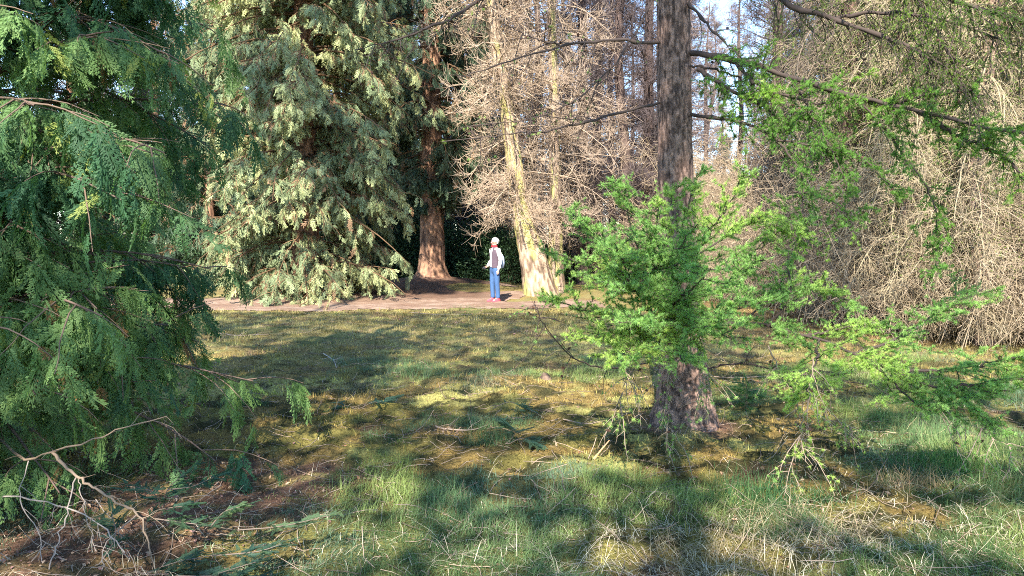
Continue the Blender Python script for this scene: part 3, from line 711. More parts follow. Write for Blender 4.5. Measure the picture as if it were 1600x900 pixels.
P3 = bare_tree('weeping_tree', (7.4, 15.5, gh(7.4, 15.5)), straight(13, .1, 3), [.17, .14, .11, .08, .02], [1, 4, 9, 13], [1.7, 2.5, 2.0, .4], 200, 'x', 43, (0.32, 0.26, 0.165), (0.24, 0.16, 0.12), (0.14, .09, .07), None, 14, 6, z0=.9, tw=.0045, droop=-1.4, lift=-1.3)
r = np.random.default_rng(5); zq = 1.5 + r.random(5200) * 9; aq = r.uniform(0, 6.28, 5200); rq = 2.2 * np.sqrt(r.random(5200)); po = np.stack([rq * np.cos(aq), rq * np.sin(aq), zq], 1)
kq = fbm(po[:, 0] * 1.1, po[:, 1] * 1.1, po[:, 2] * .7, 3, 9) > .5; po = po[kq]; po = np.repeat(po, 5, 0) + r.normal(0, .05, (len(po) * 5, 3)) * [1, 1, 3.2]
na_ = Acc(); bake_var(na_, ROS, po, frames(r.normal(0, 1, po.shape)), np.array([.20, .27, .06]) * r.uniform(.6, 1.4, (len(po), 1)), .036 * r.uniform(.6, 1.2, len(po)), r); na_.build('young_needles', M_leaf, P3)
P1['label'] = 'dark-stemmed twiggy tree just right of the pale leaning pair'; P1['group'] = 'bare trees of the grove'
P2['label'] = 'tall dark grey conifer with dead upswept twigs left of the near larch trunk'; P2['group'] = 'bare trees of the grove'
P3['label'] = 'weeping tan tree behind the long low branch at the right'; P3['group'] = 'bare trees of the grove'
grove = [(P2, 912, 27.5, 1.0, 'slim dark trunk in the gap right of the pale pair'), (P1, 835, 30, 1.0, None), (P1, 790, 33, 1.0, None), (P1, 745, 32, 1.0, None), (P1, 720, 37, 1.05, None), (P2, 978, 26.5, .9, None), (P1, 1250, 33, 1.0, None), (P1, 1150, 36, .85, None), (P1, 955, 34, 1.0, None),
         (P1, 1300, 24, .9, None), (P1, 1400, 25, .9, None), (P1, 1075, 35, 1, None),
         (P3, 1420, 17, 1.05, None), (P3, 1500, 14.5, 1.0, None), (P3, 1590, 15.5, 1.1, None), (P3, 1560, 19, 1.1, None), (P3, 1370, 19, 1.1, None), (P3, 1640, 13, 1.0, None), (P1, 1480, 26, 1, None), (P1, 1560, 29, 1, None), (P1, 1640, 24, 1, None), (P2, 1215, 25, .9, None), (P2, 1392, 22.5, .9, None), (P2, 1275, 29, 1, None), (P2, 1490, 20.5, .85, None), (P3, 1440, 12.6, .8, None), (P3, 1545, 11.8, .8, None)]
for i, (pr, px_, Yd, s, lb) in enumerate(grove):
    x = (px_ - 800) / F * Yd
    t = copy_thing(pr, (x, Yd, gh(x, Yd)), rng.uniform(0, 6.28), s * rng.uniform(.93, 1.07))
    if lb: t['label'] = lb
    elif pr is P1: t['label'] = 'bare twiggy tree in the wood behind the clearing'
    elif pr is P2: t['label'] = 'dark dead conifer deep in the middle of the wood'
    else: t['label'] = 'tan weeping tree of the thicket at the right'
far = 0
for Yd in (40, 47, 55, 64):
    for px_ in np.arange(150, 1720, 95):
        x = (px_ + rng.uniform(-40, 40) - 800) / F * Yd; y = Yd + rng.uniform(-3, 3)
        t = copy_thing(P1 if rng.random() < .7 else P2, (x, y, gh(x, y)), rng.uniform(0, 6.28), rng.uniform(.8, 1.1)); t['label'] = 'distant bare tree at the back of the wood'; t['group'] = 'distant bare trees'; far += 1

# dark evergreens at the back
E1 = evergreen('back_conifer', (-13.5, 34), 15, .25, [0, 1, 4, 9, 15], [2.4, 3.2, 3.0, 2.2, .3], 170, 3, (0.03, 0.055, 0.03), (0.065, 0.095, 0.05), None, 0, 'dark evergreen standing at the back of the wood', .6, seed=8, ndead=8, temps=FAN, group='dark evergreens at the back')
for (px_, Yd, s) in [(120, 33, 1.1), (250, 36, 1.1), (330, 30, .9), (420, 34, 1.1), (560, 33, 1.1), (610, 38, 1.1), (700, 36, 1.15), (-30, 30, 1), (530, 28, .9), (765, 44, .6), (900, 48, .6), (1010, 50, .7), (1130, 46, .55), (1240, 44, .5), (1390, 40, .5)]:
    x = (px_ - 800) / F * Yd; copy_thing(E1, (x, Yd, gh(x, Yd)), rng.uniform(0, 6.28), s)

# leafy evergreen shrubs under the trees
def shrub(name, R, Hh, n, c1, c2, label, loc, seed, leaf=.11, group=None, m=None):
    r = np.random.default_rng(seed); root = empty(name, loc, label, 'shrub', group)
    d = norm(r.normal(0, 1, (n, 3))); d[:, 2] = abs(d[:, 2]); rad = r.random(n) ** .35
    ln = .65 + .75 * fbm(d[:, 0] * 2 + 3, d[:, 1] * 2 + 3, d[:, 2] * 2, 3, seed)
    pos = d * rad[:, None] * ln[:, None] * np.array([R, R, Hh]) + [0, 0, .05]
    lv = np.array([[0, 0, 0], [.5, .2, .03], [1, 0, -.08], [.5, -.2, .03]])
    dd = d + r.normal(0, .6, d.shape); dd[:, 2] -= .2
    c = mixc(np.ones((n, 3)) * np.array(c1), c2, r.random(n) ** 2) * r.uniform(.7, 1.3, (n, 1))
    Acc().bake(lv, [[0, 1, 2, 3]], pos, frames(dd, r.normal(0, .6, n)), c, leaf * r.uniform(.6, 1.3, n)).build('leaves', m or M_leaf2, root)
    k = 40; o = np.zeros((k, 3)) + r.normal(0, .1, (k, 3)) * [1, 1, 0]; q = grow(o, d[:k] + [0, 0, .4], r.uniform(.5, .9, k) * Hh, 6, 0, .12, r)
    Acc().tubes(q, np.linspace(.02, .006, 6)[None], 4, (.08, .055, .04)).build('stems', M_wood, root)
    return root
S1 = shrub('laurel_shrub', 2.0, 2.2, 15000, (.02, .045, .02), (.07, .13, .05), 'dark glossy evergreen shrub in the shade behind the walker', (-0.2, 27.5, gh(-.2, 27.5)), 3, group='dark shrubs under the trees')
for px_, Yd, s in [(560, 29, 1.1), (610, 28, .95), (730, 29, 1.1), (660, 30.5, 1.15), (500, 30, 1.1), (330, 30, .85), (280, 31, .8), (200, 29, .8), (100, 30, .9), (830, 31, .9), (900, 33, .9), (20, 27, .9)]:
    x = (px_ - 800) / F * Yd
    copy_thing(S1, (x, Yd, gh(x, Yd)), rng.uniform(0, 6), s, 'dark evergreen shrub filling the shade under the conifers')

# tan thicket at the right
def thicket(name, R, Hh, n, col, label, loc, seed, group=None, m=6, tw=.0036):
    r = np.random.default_rng(seed); root = empty(name, loc, label, 'shrub', group)
    o = np.stack([r.normal(0, R * .75, n), r.normal(0, R * .55, n), r.uniform(0, .1, n)], 1); az = r.uniform(0, 6.28, n)
    d = np.stack([np.cos(az), np.sin(az), r.uniform(.9, 4, n)], 1)
    P = grow(o, d, Hh * r.uniform(.3, 1.6, n), 9, droop=-.75, wig=.07, r=r); P[:, :, 2] = np.maximum(P[:, :, 2], .02)
    a = Acc(); a.tubes(P, np.linspace(2.2, .6, 9)[None] * tw, 4, np.array(col) * r.uniform(.3, 1.2, (n, 1)))
    a.build('stems', M_wood, root)
    b = Acc(); o1, d1, u1, _ = sprout(P, m, .15, 1, .9, r=r); Q = grow(o1, d1, r.uniform(.15, .7, len(o1)), 5, droop=-.6, wig=.14, r=r); b.tubes(Q, np.linspace(1, .6, 5)[None] * tw, 3, np.array(col) * r.uniform(.6, 1.4, (len(Q), 1)))
    o2, d2, u2, _ = sprout(Q, 3, .2, 1, .9, r=r); W = grow(o2, d2, r.uniform(.05, .22, len(o2)), 3, droop=-.3, wig=.2, r=r); b.tubes(W, np.linspace(.9, .6, 3)[None] * tw, 3, np.array(col) * r.uniform(.6, 1.5, (len(W), 1)))
    b.build('twigs', M_wood, root)
    return root
T1 = thicket('bramble_thicket', 1.5, 2.4, 700, (.32, .245, .165), 'tangled tan thicket of dead stems at the right edge', (8.4, 13.6, gh(8.4, 13.6)), 2, 'tan thickets at the right', m=9)
for px_, Yd, s in [(1440, 14.8, .9), (1500, 13.4, .95), (1560, 13.2, 1.0), (1590, 15, 1.15), (1400, 16.5, .95), (1330, 18, .9), (1240, 19, .8), (1180, 20.5, .7), (1480, 17, 1.2), (1660, 12.6, 1.0), (1290, 22, .9), (1120, 24, .8), (1640, 16, 1.3), (1540, 18.5, 1.4), (1210, 25, 1.0), (1050, 27, .8), (1150, 27, 1.6), (1200, 25.5, 1.4), (1255, 27, 1.7), (1105, 29, 1.5), (1430, 18.5, 1.3), (1520, 17.5, 1.6), (1600, 17.5, 1.7), (1360, 20.5, 1.6)]:
    x = (px_ - 800) / F * Yd; copy_thing(T1, (x, Yd, gh(x, Yd)), rng.uniform(0, 6), s, 'dead tan thicket in the tangle at the right')

# ------------------------------------------------------------------ unseen trees added behind the camera, leaves placed to shade the clearing
LIT = [(480, 852, 130, 32), (895, 718, 75, 26), (890, 604, 150, 18), (985, 640, 60, 15), (1400, 690, 90, 15), (1195, 768, 55, 16), (1330, 800, 150, 18), (1480, 820, 120, 18), (1575, 855, 60, 22),
       (1600, 605, 120, 40), (1170, 590, 90, 18), (1106, 640, 20, 30), (300, 640, 60, 26), (455, 652, 62, 32), (180, 650, 60, 30), (600, 522, 50, 7), (360, 560, 70, 12), (1300, 560, 80, 16), (590, 575, 35, 7), (700, 620, 50, 7), (640, 770, 50, 8), (1010, 700, 40, 8)]
def shaded(G):
    """does the canopy shade this ground point (sun ray foot)?"""
    x, y = G[:, 0], G[:, 1]; u, v, z = pix(np.stack([x, y, np.zeros_like(x)], 1)); s = np.ones(len(x), bool)
    ed = (fbm(x * 2.2, y * 1.3, 0, 3, 111) - .5)
    for a, b, c, d in LIT: s &= ~(((u - a) / (c * 1.3)) ** 2 + ((v - b) / (d * 1.3)) ** 2 < 1 + 1.8 * ed)
    s &= ~((((u - 1020) / 210) ** 2 + ((v - 690) / 62) ** 2 < 1) & (noise(x * 5, y * 4, 0, 141) > .47))
    s &= ~((((u - 1420) / 260) ** 2 + ((v - 640) / 60) ** 2 < 1) & (noise(x * 5, y * 4, 0, 142) > .52))
    lim = 17.0 + 1.2 * ed
    reg = (y < lim) & (y > 1.5)
    rt = (x > 0.33 * y + 1.5 + ed) & (y > 9.0); reg &= ~rt
    reg |= (y > 21.9 + .5 * ed) & (y < np.where(x > -2.9, 33, 27.5)) & (x > -5.7 + .8 * ed) & (x < -.75 + .5 * ed) & (noise(x * 2, y * 1.2, 0, 131) < .78)
    return s & reg
SH = [(-16, -7.5, 20), (-12.5, -6.3, 19), (-8.9, -7.6, 20), (-5.2, -6.2, 19.5), (-0.95, -7.4, 20), (2.4, -6.4, 19), (5.6, -7.5, 20), (9.2, -6.4, 18), (-8.7, -6.4, 34)]
r = np.random.default_rng(77)
def canopy(n, x0, x1, y0, y1, trees):
    Gp = np.stack([r.uniform(x0, x1, n), r.uniform(y0, y1, n), np.zeros(n)], 1); Gp = Gp[shaded(Gp)]
    tx = np.array([SH[t][0] for t in trees]); ty = np.array([SH[t][1] for t in trees]); m = len(Gp)
    yq = -7.0 + r.uniform(-2.2, 2.2, m); z = (Gp[:, 1] - yq) * SUN[2] / -SUN[1]; xq = Gp[:, 0] + SUN[0] / SUN[2] * z
    W = np.stack([xq, yq, z], 1); k = np.argmin(np.abs(xq[:, None] - tx[None]) + r.uniform(0, .8, (m, len(tx))), 1)
    ok = np.abs(xq - tx[k]) < 2.6
    return W[ok], np.array(trees)[k[ok]]
W1, K1 = canopy(47000, -14, 14, 1.5, 18.5, [0, 1, 2, 3, 4, 5, 6, 7])
W2, K2 = canopy(17000, -6.3, 0, 21, 33, [8])
WW = np.concatenate([W1, W2]); KK = np.concatenate([K1, K2])
for i, (x0, y0, H) in enumerate(SH):
    root = empty('shade_tree', (x0, y0, 0), 'unseen tall evergreen added behind the viewpoint, crown shaped to shade the clearing', 'tree', 'shading trees added behind the viewpoint')
    trunk_mesh(Acc(), [(0, 0, -.2), (0, 0, H * .4), (0, .1, H * .8), (0, 0, H)], [.2, .11, .06, .02], 20, 60, .05, (0.2, .13, .1), (.1, .06, .05), .3, i).build('trunk', M_bark, root, True)
    po = WW[KK == i] - [x0, y0, 0]; m = len(po)
    d = norm(r.normal(0, 1, (m, 3)))
    c = np.ones(po.shape) * np.array([.05, .10, .04]) * r.uniform(.7, 1.3, (m, 1))
    lv = np.array([[-.5, 0, 0], [0, .26, .03], [.5, 0, -.05], [0, -.26, .03]])
    Acc().bake(lv, [[0, 1, 2, 3]], po, frames(d, r.normal(0, .8, m)), c, .26 * r.uniform(.6, 1.2, m)).build('crown', M_leaf, root)
    nb_ = 26; zb_ = r.uniform(5, H * .95, nb_); az = r.uniform(0, 6.28, nb_); q = grow(np.stack([0 * zb_, 0 * zb_, zb_], 1), np.stack([np.cos(az), np.sin(az), 0 * az + .1], 1), r.uniform(1.2, 2.4, nb_), 5, -.3, .1, r)
    Acc().tubes(q, np.linspace(.035, .01, 5)[None], 4, (.09, .06, .045)).build('branches', M_wood, root)

# ------------------------------------------------------------------ the walker
def skin_obj(name, V, E, R, mat_, parent, col, root=0, sub=2):
    me = bpy.data.meshes.new(name); me.from_pydata([tuple(v) for v in V], E, []); o = bpy.data.objects.new(name, me); sc.collection.objects.link(o)
    m = o.modifiers.new('s', 'SKIN'); m.use_smooth_shade = True
    for i, r in enumerate(R):
        sv = me.skin_vertices[0].data[i]; sv.radius = (r if isinstance(r, tuple) else (r, r)); sv.use_root = (i == root)
    s = o.modifiers.new('d', 'SUBSURF'); s.levels = sub; s.render_levels = sub
    dg = bpy.context.evaluated_depsgraph_get(); dg.update(); me2 = bpy.data.meshes.new_from_object(o.evaluated_get(dg))
    bpy.data.objects.remove(o); me2.name = name; o = bpy.data.objects.new(name, me2); sc.collection.objects.link(o); o.parent = parent
    me2.materials.clear(); me2.materials.append(mat_)
    a = me2.attributes.new('Col', 'FLOAT_COLOR', 'POINT'); n = len(me2.vertices)
    a.data.foreach_set('color', np.tile(np.array([*col, 1], np.float32), n)); return o

def loft(rings, col, n=28, a0=0, a1=2 * np.pi, acc=None, wr=0.0, seed=0):
    """rings: (x, y, z, rx, ry); the front (-y) is at angle -pi/2"""
    acc = acc or Acc(); r = np.array(rings, float); full = abs(a1 - a0 - 2 * np.pi) < 1e-6
    ang = np.linspace(a0, a1, n, endpoint=not full); V = []
    for i, (x, y, z, rx, ry) in enumerate(r):
        k = 1 + wr * (noise(np.cos(ang) * 4 + 3, np.sin(ang) * 4 + 3, z * 14, seed) - .5)
        V.append(np.stack([x + rx * np.cos(ang) * k, y + ry * np.sin(ang) * k, z + 0 * ang], 1))
    V = np.array(V); j = np.arange(n if full else n - 1); ring = (np.arange(len(r) - 1) * n)[:, None]
    f = np.stack([ring + j, ring + (j + 1) % n, ring + n + (j + 1) % n, ring + n + j], -1).reshape(-1, 4)
    acc.add(V, f, np.array(col)); return acc

px0, py0 = -0.455, 19.5; pz0 = float(max(gh(px0, py0), gh(px0, py0) + .02 * float(soilmask(np.array(px0), np.array(py0)))) + .004)
person = empty('person', (px0, py0, pz0), 'white-haired walker in dark vest, white sleeves and blue jeans standing on the path', 'person')
V = [(0, 0, .93), (0, 0, 1.08), (0, 0, 1.25), (0, .005, 1.37), (0, 0, 1.45), (0, -.015, 1.525), (0, -.02, 1.595), (0, -.012, 1.645)]
R = [(.14, .10), (.125, .095), (.145, .105), (.12, .08), .048, (.062, .072), (.073, .086), (.05, .06)]
E = [(i, i + 1) for i in range(7)]
def chain(start, pts, rs):
    a = start
    for p_, r_ in zip(pts, rs): V.append(p_); R.append(r_); E.append((a, len(V) - 1)); a = len(V) - 1
    return a
chain(5, [(0, -.10, 1.555), (0, -.118, 1.562)], [.014, .010])                      # nose
for s in (-1, 1):
    chain(6, [(s * .074, .0, 1.585), (s * .088, .008, 1.585)], [.016, .010])         # ears
    chain(0, [(s * .09, 0, .85), (s * .085, -.01 + .02 * s, .48), (s * .075, .02 + .03 * s, .09), (s * .085, -.06 + .03 * s, .045), (s * .095, -.14 + .03 * s, .03)], [.085, .056, .038, .036, .028])
wl = chain(3, [(.175, 0, 1.37), (.225, .04, 1.10), (.215, -.01, .86), (.215, -.025, .81)], [.052, .040, .024, (.018, .034)])
for k, dx in enumerate((-.024, -.008, .008, .022)): chain(wl, [(.215 + .006, -.03 + dx, .775), (.212, -.034 + dx, .745 + .004 * abs(k - 1)), (.204, -.036 + dx, .722 + .006 * abs(k - 1))], [.0095, .0085, .007])
chain(wl, [(.208, -.06, .80), (.203, -.072, .775)], [.010, .008])
wr_ = chain(3, [(-.175, 0, 1.37), (-.215, .035, 1.11), (-.18, -.12, .92), (-.165, -.16, .905)], [.052, .040, .024, (.018, .032)])
for k, dz in enumerate((-.022, -.008, .007, .02)): chain(wr_, [(-.155, -.195, .905 + dz), (-.135, -.222, .902 + dz), (-.112, -.217, .90 + dz)], [.0095, .0085, .007])
chain(wr_, [(-.145, -.18, .935), (-.125, -.207, .935)], [.010, .008])
skin_obj('body', V, E, R, M_skin, person, (0.50, 0.31, 0.23))
# jeans
Vj = [(0, 0, .97), (0, 0, .90)]; Rj = [(.148, .108), (.15, .112)]; Ej = [(0, 1)]
for s in (-1, 1):
    a = 1
    for p_, r_ in (((s * .09, 0, .80), .095), ((s * .087, -.005 + .02 * s, .50), .072), ((s * .080, .015 + .03 * s, .22), .062), ((s * .078, .018 + .03 * s, .075), .066)):
        Vj.append(p_); Rj.append(r_); Ej.append((a, len(Vj) - 1)); a = len(Vj) - 1
skin_obj('jeans', Vj, Ej, Rj, M_cloth, person, (0.05, 0.10, 0.21))
a = loft([(0, 0, .93, .150, .115), (0, 0, 1.08, .140, .108), (0, 0, 1.25, .160, .118), (0, .005, 1.37, .145, .098), (0, 0, 1.43, .075, .065), (0, 0, 1.455, .055, .055)], (.80, .79, .76), wr=.06)
for P_, rs in (([(.165, 0, 1.385), (.205, .02, 1.25), (.228, .042, 1.10), (.222, .015, .97), (.216, -.008, .865)], [.062, .058, .052, .044, .038]), ([(-.165, 0, 1.385), (-.20, .02, 1.25), (-.217, .037, 1.11), (-.20, -.04, 1.015), (-.181, -.11, .93)], [.062, .058, .052, .044, .038])):
    q = catmull(P_, 16); a.tubes(q, np.interp(np.linspace(0, 1, 16), np.linspace(0, 1, 5), rs)[None] * (1 + .05 * rng.normal(0, 1, 16)), 14, (.82, .81, .78))
a.build('shirt', M_cloth, person, True)
gap = .30
loft([(0, 0, .90, .163, .132), (0, 0, .98, .160, .128), (0, 0, 1.10, .154, .122), (0, 0, 1.25, .172, .130), (0, .005, 1.36, .168, .110), (0, 0, 1.42, .110, .085), (0, 0, 1.46, .070, .068)], (.085, .06, .075), 40, -math.pi / 2 + gap, 1.5 * math.pi - gap, wr=.07).build('vest', M_cloth, person, True)
loft([(0, -.005, 1.43, .075, .075), (0, -.01, 1.45, .086, .086), (0, -.012, 1.475, .078, .080), (0, -.012, 1.49, .062, .066)], (.42, .03, .035), wr=.15).build('scarf', M_cloth, person, True)
hv = Acc(); hr = []
for t in np.linspace(0, math.pi * .52, 9): hr.append((0, .004 + .018 * math.sin(t), 1.595 + .098 * math.cos(t), .092 * math.sin(t) + .001, .104 * math.sin(t) + .001))
loft(hr, (.50, .47, .43), 28, wr=.14, acc=hv)
loft([(0, .03, 1.60, .090, .085), (0, .035, 1.56, .084, .075), (0, .035, 1.52, .066, .058)], (.48, .45, .41), 24, -.35, math.pi + .35, acc=hv, wr=.12)
hv.build('hair', M_cloth, person, True)
for s in (-1, 1):
    e = Acc(); loft([(s * .028, -.098, 1.585 + .008 * math.sin(t), .010 * math.cos(t) + .0005, .008 * math.cos(t) + .0005) for t in np.linspace(-1.5, 1.5, 5)], (.03, .02, .02), 10, acc=e); e.build('eye', M_plastic, person, True)
    y_ = .03 * s + .02
    loft([(s * .082, y_ - .055, .0, .045, .125), (s * .082, y_ - .055, .03, .050, .130), (s * .081, y_ - .045, .055, .045, .110), (s * .078, y_ - .01, .085, .042, .062), (s * .077, y_, .11, .040, .046)], (.52, .08, .10), wr=.04).build('shoe', M_cloth, person, True)
m = Acc(); m.tubes(np.array([[-.022, -.105, 1.535], [0, -.109, 1.533], [.022, -.105, 1.535]]), .004, 6, (.35, .10, .09)); m.build('mouth', M_skin, person)
person.rotation_euler = (0, 0, math.radians(-58))
def on_person(v):
    c_, s_ = math.cos(math.radians(-58)), math.sin(math.radians(-58)); return (px0 + v[0] * c_ - v[1] * s_, py0 + v[0] * s_ + v[1] * c_, pz0 + v[2])
bp_ = empty('backpack', on_person((0.02, .17, 1.0)), 'small pale blue-grey rucksack on the back of the walker', 'backpack'); bp_.scale = (.72, .72, .82); bp_.rotation_euler = (0, 0, math.radians(-58))
loft([(.03, 0, -.14, .02, .02), (.03, .02, -.13, .12, .07), (.03, .03, .02, .145, .09), (.03, .02, .20, .135, .075), (.03, -.01, .30, .09, .05), (.03, -.02, .32, .02, .02)], (.30, .36, .46), wr=.1).build('bag', M_cloth, bp_, True)
for s in (-1, 1):
    q = catmull([(s * .09, -.02, .29), (s * .10, -.10, .42), (s * .105, -.24, .44), (s * .115, -.30, .32), (s * .15, -.27, .16), (s * .13, -.12, .0)], 24)
    Acc().tubes(q, .012, 8, (.10, .13, .16)).build('strap', M_cloth, bp_)
    
cm = empty('camera_compact', on_person((-.135, -.235, .89)), 'small black camera held low in the hand of the walker', 'camera'); cm.rotation_euler = (0, 0, math.radians(-58)); cm.name = 'camera_in_hand'
loft([(0, 0, -.038, .0, .0), (0, 0, -.038, .05, .02), (0, 0, -.034, .055, .023), (0, 0, .030, .055, .023), (0, 0, .035, .048, .018), (0, 0, .035, 0, 0)], (.02, .02, .022), 20).build('camera_body', M_plastic, cm)
Acc().tubes(np.array([[0, -.015, 0], [0, -.03, 0], [0, -.06, 0]]), [.028, .028, .025], 18, (.03, .03, .032)).build('lens', M_plastic, cm)

# ------------------------------------------------------------------ small wooden post by the path
q = at(637, 450, 22.6); zb = float(gh(q[0], q[1]))
post = empty('wooden_post', (q[0], q[1], zb), 'short weathered wooden post at the foot of the soil mound', 'post')
def boxloft(rings, col, acc=None):
    acc = acc or Acc(); V = []
    for (z, hx, hy, bv) in rings:
        for (sx, sy) in ((1, -1), (1, 1), (-1, 1), (-1, -1)):
            a_ = (sx * hx, sy * (hy - bv)); b_ = (sx * (hx - bv), sy * hy)
            V += ([(a_[0], a_[1], z), (b_[0], b_[1], z)] if sx * sy > 0 else [(b_[0], b_[1], z), (a_[0], a_[1], z)])
    n = len(rings); j = np.arange(8); ring = (np.arange(n - 1) * 8)[:, None]
    acc.add(np.array(V, float), np.stack([ring + j, ring + (j + 1) % 8, ring + 8 + (j + 1) % 8, ring + 8 + j], -1).reshape(-1, 4), np.array(col)); return acc
boxloft([(-.1, .07, .07, .012), (.36, .068, .068, .012), (.385, .062, .062, .012)], (.20, .19, .10)).build('shaft', M_bark, post)
boxloft([(.385, .062, .062, .012), (.405, .045, .045, .010), (.412, .001, .001, .0003)], (.30, .27, .18)).build('chamfered_top', M_bark, post)

# ------------------------------------------------------------------ tussocks, sprigs, sticks and cones on the floor
def tussock(px_, Yd, n, L, col, label, name='grass_tussock', cat='grass tuft', lean=1.0, R=.10, mix=.25):
    q = at(px_, 500, Yd); x0, y0 = q[0], q[1]; r = rng
    x = x0 + r.normal(0, R, n); y = y0 + r.normal(0, R * .8, n)
    c = np.array(col) * r.uniform(.6, 1.4, (n, 1)); dry = r.random(n) < mix; c[dry] = np.array([.36, .29, .17]) * r.uniform(.6, 1.2)
    z0_ = float(gh(x0, y0)); v, f, c = blades(x, y, L * r.uniform(.4, 1.2, n), .0032, r.uniform(.2, 1.3, n) * lean, c, k=5)
    o = Acc().add(v, f, c).build(name, M_grass, loc=(x0, y0, z0_)); tag(o, label, cat); return o
def Yg(py): return 1.6 / math.tan(math.atan((py - 450) / F) + PITCH)
tussock(1440, Yg(760), 900, .20, (.30, .20, .12), 'matted brown dead grass clump in the green right of the larch trunk', R=.12, mix=.6, lean=1.8)
tussock(1120, Yg(880), 1500, .26, (.33, .26, .17), 'large bleached grass clump at the bottom edge below the larch trunk', R=.2, mix=.7, lean=2.2)
tussock(1290, Yg(850), 1000, .24, (.30, .22, .15), 'straggly straw clump right of the large bleached one', R=.18, mix=.6, lean=2.0)
tussock(1200, Yg(782), 1500, .20, (.05, .12, .045), 'tall deep green tuft below and right of the larch foot', R=.22, mix=.05)
tussock(1500, Yg(735), 1200, .22, (.05, .13, .035), 'dark green tuft under the tip of the long low branch', R=.16, mix=.05)
tussock(378, Yg(640), 1200, .16, (.07, .13, .06), 'green tuft just right of the cypress sprays', R=.09, mix=.05)
tussock(765, Yg(690), 900, .15, (.07, .13, .06), 'pale green tuft beside the blue fir sprig in the clearing', R=.12, mix=.1)
tussock(740, Yg(605), 900, .16, (.10, .13, .085), 'grey-green tuft in the moss halfway to the path', R=.2, mix=.2)
tussock(560, Yg(612), 1200, .16, (.18, .17, .11), 'greyish dry hummock behind the fir sprig left of centre', R=.13, mix=.4, lean=1.8)
tussock(730, Yg(481), 900, .10, (.07, .16, .04), 'green grass patch at the near edge of the path left of the walker', R=.35, mix=.05)

def sprig_template(seed):
    r = np.random.default_rng(seed); V = []
    V += kite((0, 0, 0), (1, 0, 0), .012)
    for i in range(26):
        u = .04 + .95 * i / 26
        for s in (-1, 1):
            L = .17 * (1.1 - .5 * u) * r.uniform(.85, 1.1); V += kite((u, 0, 0), (u + L * .45, s * L * .9, .04 + r.normal(0, .01)), .026)
    V = np.array(V); return V, np.arange(len(V)).reshape(-1, 4)
SPR = [sprig_template(s) for s in range(3)]
def fir(name, lines, label, cat='fir sprig', c1=(.03, .07, .05), c2=(.08, .14, .07), m=9, L=.095, wood=(.13, .10, .08)):
    p0 = at(*lines[0][0]); root = empty(name, (p0[0], p0[1], float(gh(p0[0], p0[1]))), label, cat)
    for l in lines:
        P = catmull([at(*q_) for q_ in l], 14); P[:, 2] = np.maximum(P[:, 2], gh(P[:, 0], P[:, 1]) + .015)
        P = P - np.array(root.location); a = Acc(); a.tubes(P, np.linspace(.004, .0015, 14)[None], 6, wood)
        o, d, u, _ = sprout(P[None], m, .15, 1, .8, flat=1); d[:, 2] *= .4
        o = np.vstack([o, P[-1:]]); d = np.vstack([d, P[-1:] - P[-2:-1]])
        cc = mixc(np.ones(o.shape) * np.array(c1), c2, rng.random(len(o)) ** 2); f = Acc()
        bake_var(f, SPR, o, frames(d, rng.normal(0, .3, len(o))), cc, L * rng.uniform(.7, 1.3, len(o)))
        o2, d2, _, _ = sprout(np.stack([o, o + norm(d) * L], 1), 2, .3, .8, .8, flat=1); d2[:, 2] *= .4
        bake_var(f, SPR, o2, frames(d2, rng.normal(0, .3, len(o2))), np.repeat(cc, 2, 0), L * .65)
        b_ = a.build('stem', M_wood, root); f.build('needles', M_leaf, b_)
    return root
fir('fir_branch', [[(240, 810, 3.75), (300, 818, 3.72), (372, 828, 3.7)], [(372, 828, 3.7), (440, 822, 3.65), (512, 806, 3.6)], [(330, 822, 3.7), (350, 800, 3.68), (375, 792, 3.66)]], 'grey fallen fir stick with pale green needles at the lower left', c1=(.05, .10, .055), c2=(.14, .20, .09), m=12)
fir('fir_sapling', [[(210, 905, 3.55), (270, 880, 3.5), (330, 868, 3.5)], [(210, 905, 3.55), (300, 905, 3.45), (400, 878, 3.4)], [(330, 868, 3.5), (400, 862, 3.5), (440, 850, 3.5)], [(150, 890, 3.6), (180, 840, 3.65), (175, 800, 3.7)], [(240, 900, 3.5), (330, 900, 3.4), (420, 905, 3.35)]], 'low blue-green fir sapling along the bottom edge at the left', 'sapling', m=16)
fir('fir_sapling', [[(255, 800, 3.85), (262, 765, 3.8), (290, 740, 3.8)], [(255, 800, 3.85), (240, 770, 3.8), (212, 760, 3.8)], [(262, 765, 3.8), (300, 760, 3.75), (335, 745, 3.75)], [(225, 830, 3.8), (240, 800, 3.8), (290, 790, 3.75)]], 'dark little fir sapling behind the bent dead branch', 'sapling', c1=(.025, .07, .045), c2=(.07, .14, .07), m=11)
fir('fir_sprig', [[(560, 640, Yg(640)), (585, 628, Yg(640)), (600, 636, Yg(640))], [(560, 640, Yg(640)), (540, 634, Yg(640)), (530, 642, Yg(640))]], 'fallen blue-green fir sprig in the moss left of centre', L=.16, m=6)
fir('fir_sprig', [[(790, 697, Yg(697)), (815, 685, Yg(700)), (835, 697, Yg(700))], [(790, 697, Yg(697)), (805, 676, Yg(690)), (800, 670, Yg(690))]], 'dark fir sprig beside the pale green tuft at the middle', L=.15, m=6)
fir('fir_sprig', [[(770, 638, Yg(640)), (795, 628, Yg(640)), (812, 634, Yg(640))]], 'flat fir sprig lying farther back than the other middle ones', L=.15, m=6)
